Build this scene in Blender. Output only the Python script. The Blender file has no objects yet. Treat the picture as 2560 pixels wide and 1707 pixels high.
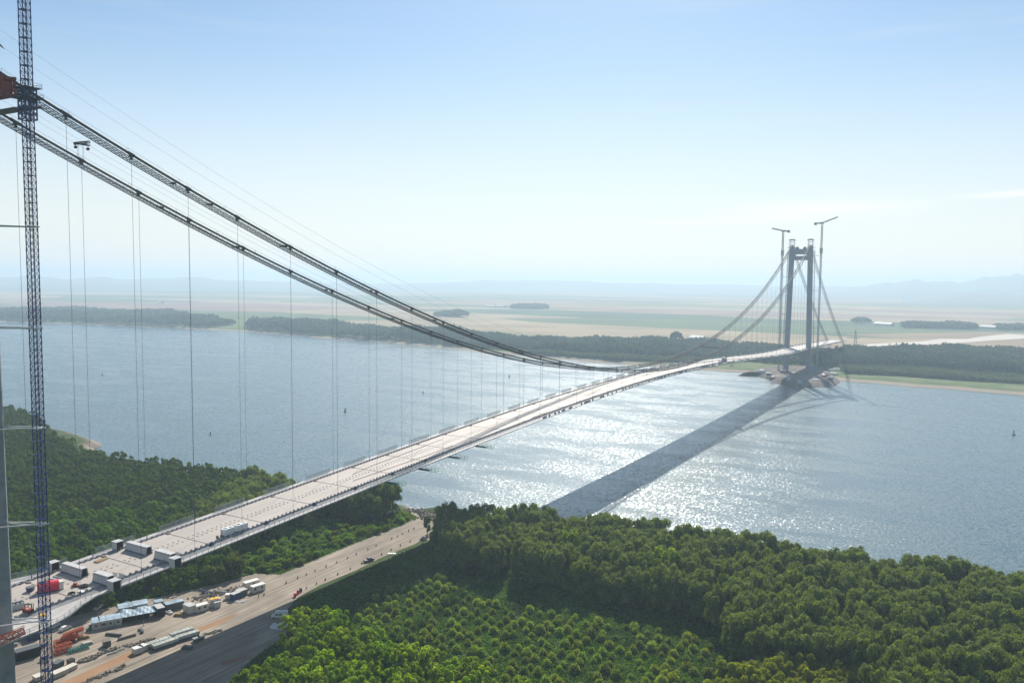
import bpy, math, random
import numpy as np
from mathutils import Vector, Matrix
R = math.radians
rng = np.random.default_rng(7)
random.seed(7)
SC = bpy.context.scene
COL = SC.collection

# ------------------------------------------------------------------ camera, sky, sun, exposure
CAM = np.array([238.92, -117.05, 135.52])
YAW, PITCH, ROLL, FPX = R(-30.25), R(4.273), R(0.554), 2044.2
fw = np.array([math.sin(YAW)*math.cos(PITCH), math.cos(YAW)*math.cos(PITCH), -math.sin(PITCH)])
_rt = np.array([math.cos(YAW), -math.sin(YAW), 0.0]); _up = np.cross(_rt, fw)
rt = _rt*math.cos(ROLL) + _up*math.sin(ROLL); up = -_rt*math.sin(ROLL) + _up*math.cos(ROLL)
cd = bpy.data.cameras.new('camera'); cam = bpy.data.objects.new('camera', cd); COL.objects.link(cam)
cam.matrix_world = Matrix([[rt[0], up[0], -fw[0], CAM[0]], [rt[1], up[1], -fw[1], CAM[1]], [rt[2], up[2], -fw[2], CAM[2]], [0, 0, 0, 1]])
cd.sensor_width = 36; cd.lens = 36*FPX/2560; cd.clip_start = 1; cd.clip_end = 90000
SC.camera = cam

SUN_AZ, SUN_EL = R(-23.5), R(39.4)          # azimuth from +Y towards +X
sdir = Vector((math.sin(SUN_AZ)*math.cos(SUN_EL), math.cos(SUN_AZ)*math.cos(SUN_EL), math.sin(SUN_EL)))
W = bpy.data.worlds.new('World'); SC.world = W; W.use_nodes = True
nt = W.node_tree; bg = nt.nodes['Background']
sky = nt.nodes.new('ShaderNodeTexSky'); sky.sky_type = 'NISHITA'; sky.sun_disc = False
sky.sun_elevation = SUN_EL; sky.sun_rotation = SUN_AZ; sky.air_density = 1.0; sky.dust_density = 0.35; sky.ozone_density = 2.2; sky.altitude = 100
tc = nt.nodes.new('ShaderNodeTexCoord'); mp = nt.nodes.new('ShaderNodeMapping'); mp.inputs['Scale'].default_value = (1.2, 1.2, 26)
nz = nt.nodes.new('ShaderNodeTexNoise'); nz.inputs['Scale'].default_value = 2.3; nz.inputs['Detail'].default_value = 7; nz.inputs['Roughness'].default_value = .58
cr = nt.nodes.new('ShaderNodeValToRGB'); cr.color_ramp.elements[0].position = .56; cr.color_ramp.elements[1].position = .86
cr.color_ramp.elements[1].color = (.22, .22, .22, 1)
mx = nt.nodes.new('ShaderNodeMixRGB'); mx.inputs[2].default_value = (7.6, 7.7, 7.6, 1)
nt.links.new(tc.outputs['Generated'], mp.inputs[0]); nt.links.new(mp.outputs[0], nz.inputs['Vector']); nt.links.new(nz.outputs[0], cr.inputs[0])
nt.links.new(cr.outputs[0], mx.inputs[0]); tint = nt.nodes.new('ShaderNodeMixRGB'); tint.blend_type = 'MULTIPLY'; tint.inputs[0].default_value = 1; tint.inputs[2].default_value = (.92, .985, .965, 1); nt.links.new(sky.outputs[0], tint.inputs[1]); nt.links.new(tint.outputs[0], mx.inputs[1]); 
sxyz = nt.nodes.new('ShaderNodeSeparateXYZ'); nt.links.new(tc.outputs['Generated'], sxyz.inputs[0])      # milky air low over the plain
hr = nt.nodes.new('ShaderNodeMapRange'); hr.interpolation_type = 'SMOOTHSTEP'; hr.inputs[1].default_value = .30; hr.inputs[2].default_value = -.02; hr.inputs[3].default_value = 0; hr.inputs[4].default_value = .85
nt.links.new(sxyz.outputs[2], hr.inputs[0]); mh = nt.nodes.new('ShaderNodeMixRGB'); mh.inputs[2].default_value = (8.1, 7.95, 7.7, 1)
nt.links.new(hr.outputs[0], mh.inputs[0]); nt.links.new(mx.outputs[0], mh.inputs[1])
def wm(op, a, b_=None):
    n = nt.nodes.new('ShaderNodeMath'); n.operation = op
    for i_, q_ in enumerate((a, b_)):
        if q_ is None: continue
        if isinstance(q_, (int, float)): n.inputs[i_].default_value = q_
        else: nt.links.new(q_, n.inputs[i_])
    return n.outputs[0]
last = mh.outputs[0]          # two thin cirrus streaks standing in the east, right of the bridge axis
for caz, cel, wa, we, amt in ((-10.2, 4.75, .085, .0085, .75), (1.2, 5.4, .05, .003, .6), (-15, 4.1, .12, .005, .3)):
    ax = Vector((math.cos(R(caz)), -math.sin(R(caz)), 0)); vd = nt.nodes.new('ShaderNodeVectorMath'); vd.operation = 'DOT_PRODUCT'; vd.inputs[1].default_value = ax; nt.links.new(tc.outputs['Generated'], vd.inputs[0])
    e1 = wm('POWER', wm('ABSOLUTE', wm('DIVIDE', vd.outputs['Value'], wa)), 2.); e2 = wm('POWER', wm('ABSOLUTE', wm('DIVIDE', wm('SUBTRACT', wm('SUBTRACT', sxyz.outputs[2], math.sin(R(cel))), wm('MULTIPLY', vd.outputs['Value'], .02)), we)), 2.)
    k_ = wm('MULTIPLY', wm('MULTIPLY', wm('EXPONENT', wm('MULTIPLY', wm('ADD', e1, e2), -1.)), wm('GREATER_THAN', sxyz.outputs[1], 0.)), wm('MULTIPLY', nz.outputs[0], 2*amt))
    mc_ = nt.nodes.new('ShaderNodeMixRGB'); mc_.inputs[2].default_value = (10.4, 9.9, 9.2, 1); nt.links.new(wm('MINIMUM', k_, 1.), mc_.inputs[0]); nt.links.new(last, mc_.inputs[1]); last = mc_.outputs[0]
nt.links.new(last, bg.inputs[0])
bg.inputs[1].default_value = 0.091
sl = bpy.data.lights.new('sun', 'SUN'); sl.energy = 5.0; sl.angle = R(0.55); sl.color = (1.0, .94, .84)
so = bpy.data.objects.new('sun', sl); COL.objects.link(so); so.rotation_euler = sdir.to_track_quat('Z', 'Y').to_euler()
SC.view_settings.view_transform = 'Standard'; SC.view_settings.look = 'None'; SC.view_settings.exposure = 0.35; SC.view_settings.gamma = 1
SC.render.engine = 'CYCLES'
try:
    SC.cycles.volume_bounces = 1; SC.cycles.max_bounces = 8; SC.cycles.transparent_max_bounces = 12
except Exception: pass

GZ = 7.0                                     # level of the near bank above the river
# ------------------------------------------------------------------ survey helpers: a sight line met with a level
def sight(u, v):
    return fw + rt*(u-1280)/FPX - up*(v-853.5)/FPX
def G(u, v, z=GZ):
    d = sight(u, v); t = (z-CAM[2])/d[2]; q = CAM+d*t; return (q[0], q[1], z)
def deck_z(y):
    w = (y-560)/560.0
    return 41.5 + 17.44*(1-w*w) - 14.064*w*w*(1-w*w) - 6.096*w*(1-w*w) if -.35 < (1.3-abs(w)) and abs(w) <= 1 else \
        (41.5 - (abs(w)-1)*560*.028)
def D(u, v, h=0.0):
    z = 50.
    for _ in range(40):
        q = G(u, v, z); z = deck_z(q[1])+h
    return (q[0], q[1], z)
def cab_z(y):
    if 0 <= y <= 1120:
        w = (y-560)/560.; return 65.3+124.8*w*w
    if y > 1120:
        t = (y-1120)/364.; return 190.1+(20.5-190.1)*t - 34*t*(1-t)
    t = -y/489.; return 190.1+(20.5-190.1)*t - 60*t*(1-t)

# ------------------------------------------------------------------ materials
def mat(name, col, rough=.7, metal=0., var=.0, vscale=.3, bump=0., bscale=2., trans=0., objvar=0., spec=.4, coords='Object'):
    m = bpy.data.materials.new(name); m.use_nodes = True; t = m.node_tree; b = t.nodes['Principled BSDF']
    b.inputs['Roughness'].default_value = rough; b.inputs['Metallic'].default_value = metal
    b.inputs['Specular IOR Level'].default_value = spec
    b.inputs['Base Color'].default_value = (*col, 1)
    out = None
    tcn = t.nodes.new('ShaderNodeTexCoord')
    if var > 0:
        n = t.nodes.new('ShaderNodeTexNoise'); n.inputs['Scale'].default_value = vscale; n.inputs['Detail'].default_value = 6
        t.links.new(tcn.outputs[coords], n.inputs['Vector'])
        r = t.nodes.new('ShaderNodeValToRGB'); e = r.color_ramp.elements
        e[0].position = .3; e[1].position = .7
        e[0].color = (*[c*(1-var) for c in col], 1); e[1].color = (*[min(1, c*(1+var)) for c in col], 1)
        t.links.new(n.outputs[0], r.inputs[0]); out = r.outputs[0]
    if objvar > 0:
        oi = t.nodes.new('ShaderNodeObjectInfo'); h = t.nodes.new('ShaderNodeHueSaturation')
        mr = t.nodes.new('ShaderNodeMapRange'); mr.inputs[3].default_value = 1-objvar; mr.inputs[4].default_value = 1+objvar
        mh = t.nodes.new('ShaderNodeMapRange'); mh.inputs[3].default_value = .5-objvar*.03; mh.inputs[4].default_value = .5+objvar*.07
        wn = t.nodes.new('ShaderNodeTexWhiteNoise'); wn.noise_dimensions = '1D'
        t.links.new(oi.outputs['Random'], mr.inputs[0]); t.links.new(oi.outputs['Random'], wn.inputs['W']); t.links.new(wn.outputs[0], mh.inputs[0])
        t.links.new(mr.outputs[0], h.inputs['Value']); t.links.new(mh.outputs[0], h.inputs['Hue'])
        if out: t.links.new(out, h.inputs['Color'])
        else: h.inputs['Color'].default_value = (*col, 1)
        out = h.outputs[0]
    if out: t.links.new(out, b.inputs['Base Color'])
    if bump > 0:
        n2 = t.nodes.new('ShaderNodeTexNoise'); n2.inputs['Scale'].default_value = bscale; n2.inputs['Detail'].default_value = 5
        t.links.new(tcn.outputs['Object'], n2.inputs['Vector'])
        bp = t.nodes.new('ShaderNodeBump'); bp.inputs['Strength'].default_value = bump; bp.inputs['Distance'].default_value = .3
        t.links.new(n2.outputs[0], bp.inputs['Height']); t.links.new(bp.outputs[0], b.inputs['Normal'])
    if trans > 0:
        tr = t.nodes.new('ShaderNodeBsdfTranslucent'); ms = t.nodes.new('ShaderNodeMixShader'); ms.inputs[0].default_value = trans
        hs = t.nodes.new('ShaderNodeHueSaturation'); hs.inputs['Saturation'].default_value = 1.25; hs.inputs['Value'].default_value = 1.5; hs.inputs['Hue'].default_value = .49
        if out: t.links.new(out, hs.inputs['Color'])
        else: hs.inputs['Color'].default_value = (*col, 1)
        t.links.new(hs.outputs[0], tr.inputs[0])
        t.links.new(b.outputs[0], ms.inputs[1]); t.links.new(tr.outputs[0], ms.inputs[2])
        t.links.new(ms.outputs[0], t.nodes['Material Output'].inputs[0])
    return m
M = dict(
    deck=mat('deck_primer', (.43, .375, .325), .6, var=.10, vscale=.05),
    walk=mat('walkway_primer', (.47, .44, .42), .6, var=.08, vscale=.3),
    strip=mat('grey_strip', (.20, .20, .21), .8, var=.2, vscale=.5),
    girder=mat('girder_grey_paint', (.34, .36, .37), .5),
    rail=mat('galvanised_rail', (.36, .40, .40), .45, .5),
    mesh=mat('safety_mesh', (.10, .13, .13), .8),
    seam=mat('weld_seam_rust', (.20, .165, .15), .9, var=.3, vscale=1.5),
    lug=mat('lifting_lug', (.26, .235, .22), .7),
    cable=mat('cable_wrap', (.035, .05, .05), .6),
    hanger=mat('hanger_rope', (.10, .08, .09), .6),
    catw=mat('catwalk_steel', (.035, .05, .05), .8),
    conc=mat('tower_concrete', (.26, .275, .27), .85, var=.22, vscale=.22, bump=.2),
    concf=mat('far_tower_concrete', (.20, .22, .23), .85, var=.12, vscale=.1),
    steelg=mat('barrier_steel', (.26, .26, .27), .7),
    steel=mat('dark_steel', (.09, .11, .12), .6, .3),
    blue=mat('crane_blue_paint', (.008, .035, .15), .45),
    craneg=mat('far_crane_steel', (.22, .23, .25), .6),
    red=mat('red_paint', (.26, .035, .02), .5), scarlet=mat('scarlet_cover', (.72, .02, .05), .55),
    orange=mat('orange_paint', (.48, .09, .02), .5, var=.2, vscale=2),
    redor=mat('red_lattice_paint', (.34, .05, .02), .5),
    yellow=mat('yellow_tarp', (.80, .45, .02), .6), white=mat('white_paint', (.72, .72, .70), .5, var=.06, vscale=.6),
    cream=mat('cream_panel', (.62, .58, .50), .6, var=.08, vscale=.6), greyp=mat('grey_panel', (.46, .47, .46), .6, var=.1, vscale=.5),
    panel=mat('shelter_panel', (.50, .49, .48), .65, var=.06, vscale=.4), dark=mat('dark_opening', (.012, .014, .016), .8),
    tarp=mat('pale_blue_tarp', (.28, .37, .44), .6, var=.35, vscale=.35, bump=.5, bscale=.8),
    navy=mat('navy_paint', (.02, .045, .12), .5), teal=mat('teal_mesh', (.02, .20, .16), .6),
    glass=mat('window_glass', (.02, .03, .04), .12), tyre=mat('tyre_rubber', (.02, .02, .02), .9),
    precast=mat('precast_concrete', (.40, .42, .39), .8, var=.2, vscale=.5), wood=mat('timber', (.30, .20, .09), .8, var=.3, vscale=2),
    block=mat('concrete_block', (.45, .42, .35), .85, var=.1, vscale=1), skin=mat('skin', (.35, .2, .14), .6), cloth=mat('dark_clothes', (.03, .035, .05), .8),
    bark=mat('bark', (.07, .055, .04), .9), rubble=mat('rubble', (.22, .19, .16), .95, var=.35, vscale=1.0, bump=.6, bscale=1.5),
    willow=mat('willow_leaves', (.142, .185, .042), .65, var=.3, vscale=.35, trans=.40, spec=.12, objvar=.28),
    poplar=mat('poplar_leaves', (.112, .200, .012), .6, var=.3, vscale=.3, trans=.45, spec=.12, objvar=.25),
    lime=mat('sunlit_poplar_leaves', (.225, .325, .006), .6, var=.3, vscale=.35, trans=.52, spec=.12, objvar=.22),
    olive=mat('olive_leaves', (.23, .26, .014), .6, var=.25, vscale=.35, trans=.48, spec=.12, objvar=.2),
    scrub=mat('scrub_leaves', (.145, .235, .022), .65, var=.35, vscale=.2, trans=.42, spec=.12, objvar=.3),
    sapl=mat('sapling_leaves', (.225, .285, .055), .65, var=.3, vscale=.4, trans=.42, spec=.12, objvar=.3),
    herb=mat('herb_leaves', (.072, .15, .012), .7, var=.45, vscale=.06, trans=.35, spec=.12),
    farleaf=mat('far_wood_leaves', (.070, .105, .055), .8, var=.35, vscale=.008, trans=.25, spec=.12),
    reed=mat('reed_bank', (.10, .13, .055), .8, var=.3, vscale=.02, trans=.3, spec=.12),
)

# ------------------------------------------------------------------ mesh builder
class MB:
    def __init__(s): s.V = []; s.F = []; s.n = 0
    def add(s, v, f):
        s.V.append(np.asarray(v, float)); s.F += [tuple(i+s.n for i in q) for q in f]; s.n += len(v); return s
    def hexa(s, b, t):
        return s.add(list(b)+list(t), [(3, 2, 1, 0), (4, 5, 6, 7), (0, 1, 5, 4), (1, 2, 6, 5), (2, 3, 7, 6), (3, 0, 4, 7)])
    def box(s, x0, x1, y0, y1, z0, z1, rz=0, c=(0, 0)):
        P = [(x0, y0), (x1, y0), (x1, y1), (x0, y1)]
        if rz:
            co, si = math.cos(rz), math.sin(rz); P = [(c[0]+(x-c[0])*co-(y-c[1])*si, c[1]+(x-c[0])*si+(y-c[1])*co) for x, y in P]
        return s.hexa([(x, y, z0) for x, y in P], [(x, y, z1) for x, y in P])
    def bar(s, p, q, w, h=None):
        p = np.array(p, float); q = np.array(q, float); d = q-p; L = np.linalg.norm(d)
        if L < 1e-6: return s
        d /= L; h = h or w
        a = np.cross(d, (0, 0, 1.)); 
        if np.linalg.norm(a) < 1e-3: a = np.array((1., 0, 0))
        a /= np.linalg.norm(a); b = np.cross(a, d)
        o = [(-1, -1), (1, -1), (1, 1), (-1, 1)]
        return s.hexa([p+a*w/2*i+b*h/2*j for i, j in o], [q+a*w/2*i+b*h/2*j for i, j in o])
    def tube(s, pts, r, n=8, caps=True):
        pts = [np.array(p, float) for p in pts]; rs = r if hasattr(r, '__len__') else [r]*len(pts); V = []
        for i, p in enumerate(pts):
            d = pts[min(i+1, len(pts)-1)]-pts[max(i-1, 0)]; d /= np.linalg.norm(d)+1e-9
            a = np.cross(d, (0, 0, 1.)); 
            if np.linalg.norm(a) < 1e-3: a = np.array((1., 0, 0))
            a /= np.linalg.norm(a); b = np.cross(a, d)
            V += [p+rs[i]*(a*math.cos(2*math.pi*k/n)+b*math.sin(2*math.pi*k/n)) for k in range(n)]
        F = [(i*n+k, i*n+(k+1) % n, (i+1)*n+(k+1) % n, (i+1)*n+k) for i in range(len(pts)-1) for k in range(n)]
        if caps: F += [tuple(range(n))[::-1], tuple((len(pts)-1)*n+k for k in range(n))]
        return s.add(V, F)
    def prism(s, poly, z0, z1):
        n = len(poly); V = [(x, y, z0) for x, y in poly]+[(x, y, z1) for x, y in poly]
        return s.add(V, [tuple(range(n))[::-1], tuple(range(n, 2*n))]+[(i, (i+1) % n, n+(i+1) % n, n+i) for i in range(n)])
    def extr(s, prof, y0, y1, axis='y'):      # profile (x,z) swept along y, or (y,z) along x
        n = len(prof)
        if axis == 'y': V = [(a, y0, b) for a, b in prof]+[(a, y1, b) for a, b in prof]
        else: V = [(y0, a, b) for a, b in prof]+[(y1, a, b) for a, b in prof]
        return s.add(V, [tuple(range(n)), tuple(range(n, 2*n))[::-1]]+[(i, n+i, n+(i+1) % n, (i+1) % n) for i in range(n)])
    def lattice(s, p, q, w, h, step, r, mid=True):   # four-chord truss from p to q
        p = np.array(p, float); q = np.array(q, float); d = q-p; L = np.linalg.norm(d); d /= L
        a = np.cross(d, (0, 0, 1.))
        if np.linalg.norm(a) < 1e-3: a = np.array((1., 0, 0))
        a /= np.linalg.norm(a); b = np.cross(a, d)
        cs = [a*w/2*i+b*h/2*j for i, j in ((-1, -1), (1, -1), (1, 1), (-1, 1))]
        for c in cs: s.bar(p+c, q+c, r*1.7)
        n = max(1, round(L/step))
        for k in range(n+1):
            o = p+d*L*k/n
            for i in range(4):
                s.bar(o+cs[i], o+cs[(i+1) % 4], r)
                if k < n:
                    o2 = p+d*L*(k+1)/n
                    s.bar(o+cs[i], o2+cs[(i+1) % 4], r*.8)
                    if mid: s.bar(o+cs[(i+1) % 4], o2+cs[i], r*.8)
        return s
    def build(s, name, m, parent=None, loc=None, smooth=False, mats=None):
        me = bpy.data.meshes.new(name); V = np.concatenate(s.V) if s.V else np.zeros((0, 3))
        me.from_pydata(V.tolist(), [], s.F); me.materials.append(m); me.update()
        if smooth: me.polygons.foreach_set('use_smooth', [True]*len(me.polygons))
        return put(name, me, parent, loc)
def put(name, me, parent=None, loc=None):
    o = bpy.data.objects.new(name, me); COL.objects.link(o)
    if parent: o.parent = parent
    if loc is not None: o.location = loc
    return o
def tag(o, label=None, cat=None, group=None, kind=None):
    if label: o['label'] = label
    if cat: o['category'] = cat
    if group: o['group'] = group
    if kind: o['kind'] = kind
    return o
def thing(name, label, cat, loc=(0, 0, 0), rz=0, group=None):
    o = bpy.data.objects.new(name, None); COL.objects.link(o); o.location = loc; o.rotation_euler = (0, 0, rz)
    o.empty_display_size = .5
    return tag(o, label, cat, group)
def copy_thing(o, loc, rz=0, sc=1., label=None, group=None):
    r = o.copy(); COL.objects.link(r); r.location = loc; r.rotation_euler = (0, 0, rz); r.scale = (sc, sc, sc) if not hasattr(sc, '__len__') else sc
    if label: r['label'] = label
    if group: r['group'] = group
    for ch in list(o.children):
        c = ch.copy(); COL.objects.link(c); c.parent = r
        for g in ch.children:
            e = g.copy(); COL.objects.link(e); e.parent = c
    return r
def sheet(name, poly, z, m, kind='structure'):
    b = MB(); b.add([(x, y, z) for x, y in poly], [tuple(range(len(poly)))]); o = b.build(name, m); o['kind'] = kind; return o
def quads(name, V, m, parent=None, loc=None):   # V (n,4,3)
    n = len(V); me = bpy.data.meshes.new(name); me.vertices.add(n*4); me.vertices.foreach_set('co', V.reshape(-1).astype(np.float32))
    me.loops.add(n*4); me.loops.foreach_set('vertex_index', np.arange(n*4, dtype=np.int32))
    me.polygons.add(n); me.polygons.foreach_set('loop_start', np.arange(n, dtype=np.int32)*4)
    try: me.polygons.foreach_set('loop_total', np.full(n, 4, dtype=np.int32))
    except Exception: pass
    me.materials.append(m); me.update(); me.validate()
    return put(name, me, parent, loc)
def inpoly(x, y, P):
    x = np.asarray(x); c = np.zeros(x.shape, bool); j = len(P)-1
    for i in range(len(P)):
        xi, yi = P[i][:2]; xj, yj = P[j][:2]
        c ^= ((yi > y) != (yj > y)) & (x < (xj-xi)*(y-yi)/((yj-yi) or 1e-9)+xi); j = i
    return c

# ------------------------------------------------------------------ setting: banks, river
near_sh = [(-30000, 2600), (-3000, 850), (-1400, 500), (-900, 395), (-705, 350), (-600, 322), (-480, 293), (-440, 293), (-383, 284), (-371, 278), (-367, 268), (-340, 258), (-300, 254), (-260, 254), (-156, 262), (-80, 264), (-60, 262), (-50, 266), (-42, 261), (-35, 262), (-28, 272), (-16, 274), (5, 262), (44, 262), (100, 264), (160, 265), (215, 266), (262, 268), (330, 268), (600, 230), (3000, -400), (30000, -9000)]
far_sh = [(-30000, 8000), (-6000, 2350), (-3500, 1500), (-2340, 1167), (-2227, 1175), (-1970, 1255), (-1664, 1286), (-1389, 1314), (-1077, 1270), (-826, 1242), (-588, 1181), (-451, 1152), (-317, 1127), (-247, 1120), (-169, 1108), (-120, 1112), (-60, 1118), (40, 1110), (75, 1092), (115, 1087), (165, 1076), (233, 1068), (280, 1060), (317, 1052), (600, 1000), (1200, 880), (3500, 200), (30000, -7000)]
def gh(x, y):
    return float(np.interp(shy(near_sh, x)-y, [0, 2, 5, 10, 18, 30], [-.5, .9, 2.6, 5, 6.9, 7]))
def shy(P, x): return np.interp(x, [p[0] for p in P], [p[1] for p in P])
def bank(name, P, sgn, rows, m, wob):
    xs = np.unique(np.concatenate([np.linspace(-30000, -2600, 30), np.arange(-2600, 1200, 12), np.linspace(1200, 30000, 30), [p[0] for p in P]]))
    V = []; nr = len(rows)
    ph = rng.uniform(0, 6, 4)
    for x in xs:
        w = wob*(math.sin(x/37+ph[0])+.6*math.sin(x/13+ph[1])+.4*math.sin(x/5.3+ph[2])) if abs(x) < 3000 else 0
        y = float(shy(P, x))
        for off, z in rows: V.append((x, y+sgn*(off + (w if abs(off) < 60 else 0)), z))
    F = []
    for i in range(len(xs)-1):
        for k in range(nr-1):
            a, b, c, d = i*nr+k, (i+1)*nr+k, (i+1)*nr+k+1, i*nr+k+1
            F.append((a, b, c, d) if sgn > 0 else (a, d, c, b))
    b = MB(); b.add(V, F); o = b.build(name, m, smooth=True); o['kind'] = 'structure'; return o

def ground_mat():
    m = bpy.data.materials.new('ground_soil'); m.use_nodes = True; t = m.node_tree; b = t.nodes['Principled BSDF']; b.inputs['Roughness'].default_value = .95; b.inputs['Specular IOR Level'].default_value = .1
    g = t.nodes.new('ShaderNodeNewGeometry'); n = t.nodes.new('ShaderNodeTexNoise'); n.inputs['Scale'].default_value = .06; n.inputs['Detail'].default_value = 8
    t.links.new(g.outputs['Position'], n.inputs['Vector'])
    r = t.nodes.new('ShaderNodeValToRGB'); e = r.color_ramp.elements; e[0].color = (.028, .05, .014, 1); e[1].color = (.075, .105, .035, 1); e[0].position = .35; e[1].position = .65
    t.links.new(n.outputs[0], r.inputs[0])
    sp = t.nodes.new('ShaderNodeSeparateXYZ'); t.links.new(g.outputs['Position'], sp.inputs[0])
    mr = t.nodes.new('ShaderNodeMapRange'); mr.inputs[1].default_value = 3.5; mr.inputs[2].default_value = 6.5; t.links.new(sp.outputs[2], mr.inputs[0])
    sd = t.nodes.new('ShaderNodeMixRGB'); sd.inputs[1].default_value = (.27, .22, .18, 1); t.links.new(mr.outputs[0], sd.inputs[0]); t.links.new(r.outputs[0], sd.inputs[2])
    t.links.new(sd.outputs[0], b.inputs['Base Color']); return m
bank('ground', near_sh, -1, [(-3, -3), (0, -.1), (2, .9), (5, 2.6), (10, 5), (18, 6.9), (30, 7), (60, 7), (140, 7), (300, 7), (900, 7), (6000, 7)], ground_mat(), .9)

def far_mat():
    m = bpy.data.materials.new('far_plain'); m.use_nodes = True; t = m.node_tree; L = t.links.new; b = t.nodes['Principled BSDF']; b.inputs['Roughness'].default_value = .95; b.inputs['Specular IOR Level'].default_value = .1
    g = t.nodes.new('ShaderNodeNewGeometry')
    mp = t.nodes.new('ShaderNodeMapping'); mp.inputs['Rotation'].default_value = (0, 0, .30); mp.inputs['Scale'].default_value = (1/1300., 1/480., 1); L(g.outputs['Position'], mp.inputs[0])
    v = t.nodes.new('ShaderNodeTexVoronoi'); v.distance = 'CHEBYCHEV'; v.inputs['Scale'].default_value = 1; v.inputs['Randomness'].default_value = .75; v.voronoi_dimensions = '2D'; L(mp.outputs[0], v.inputs['Vector'])
    sp = t.nodes.new('ShaderNodeSeparateColor'); L(v.outputs['Color'], sp.inputs[0])
    r = t.nodes.new('ShaderNodeValToRGB'); r.color_ramp.interpolation = 'CONSTANT'; e = r.color_ramp.elements
    cols = [(0, (.30, .22, .13)), (.17, (.11, .15, .06)), (.32, (.36, .28, .17)), (.46, (.07, .11, .05)), (.58, (.29, .19, .14)), (.72, (.17, .19, .08)), (.84, (.38, .28, .15)), (.93, (.09, .13, .06))]
    e[0].color = (*cols[0][1], 1); e[1].position = cols[1][0]; e[1].color = (*cols[1][1], 1)
    for p, c in cols[2:]: q = e.new(p); q.color = (*c, 1)
    L(sp.outputs[0], r.inputs[0])
    n = t.nodes.new('ShaderNodeTexNoise'); n.inputs['Scale'].default_value = .004; n.inputs['Detail'].default_value = 8; L(g.outputs['Position'], n.inputs['Vector'])
    mr0 = t.nodes.new('ShaderNodeMapRange'); mr0.inputs[1].default_value = .3; mr0.inputs[2].default_value = .7; mr0.inputs[3].default_value = .75; mr0.inputs[4].default_value = 1.2; L(n.outputs[0], mr0.inputs[0])
    mm = t.nodes.new('ShaderNodeMixRGB'); mm.blend_type = 'MULTIPLY'; mm.inputs[0].default_value = 1; L(r.outputs[0], mm.inputs[1]); L(mr0.outputs[0], mm.inputs[2])
    # riverside meadow, then the sandy lip at the water
    uvd = t.nodes.new('ShaderNodeSeparateXYZ'); L(g.outputs['Position'], uvd.inputs[0])
    at = t.nodes.new('ShaderNodeAttribute'); at.attribute_name = 'inland'
    rr = t.nodes.new('ShaderNodeMapRange'); rr.inputs[1].default_value = 330; rr.inputs[2].default_value = 480; L(at.outputs['Fac'], rr.inputs[0])
    md = t.nodes.new('ShaderNodeMixRGB'); L(rr.outputs[0], md.inputs[0]); L(mm.outputs[0], md.inputs[2])
    n3 = t.nodes.new('ShaderNodeTexNoise'); n3.inputs['Scale'].default_value = .03; n3.inputs['Detail'].default_value = 7; L(g.outputs['Position'], n3.inputs['Vector'])
    r3 = t.nodes.new('ShaderNodeValToRGB'); e3 = r3.color_ramp.elements; e3[0].position = .35; e3[0].color = (.10, .15, .05, 1); e3[1].position = .68; e3[1].color = (.19, .21, .095, 1); L(n3.outputs[0], r3.inputs[0]); L(r3.outputs[0], md.inputs[1])
    mz = t.nodes.new('ShaderNodeMapRange'); mz.inputs[1].default_value = 2.2; mz.inputs[2].default_value = 3.6; L(uvd.outputs[2], mz.inputs[0])
    sd = t.nodes.new('ShaderNodeMixRGB'); sd.inputs[1].default_value = (.40, .33, .25, 1); L(mz.outputs[0], sd.inputs[0]); L(md.outputs[0], sd.inputs[2]); L(sd.outputs[0], b.inputs['Base Color']); return m
far_rows = [(0, -3), (0.5, -.3), (5, .8), (14, 1.4), (20, 3.8), (40, 4), (120, 4), (330, 4), (480, 4), (1200, 4), (5000, 4), (12000, 4), (21500, 4)]
fg = bank('far_plain', far_sh, 1, far_rows, far_mat(), 3.0)
a = fg.data.attributes.new('inland', 'FLOAT', 'POINT'); a.data.foreach_set('value', [far_rows[i % len(far_rows)][0] for i in range(len(fg.data.vertices))])

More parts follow.
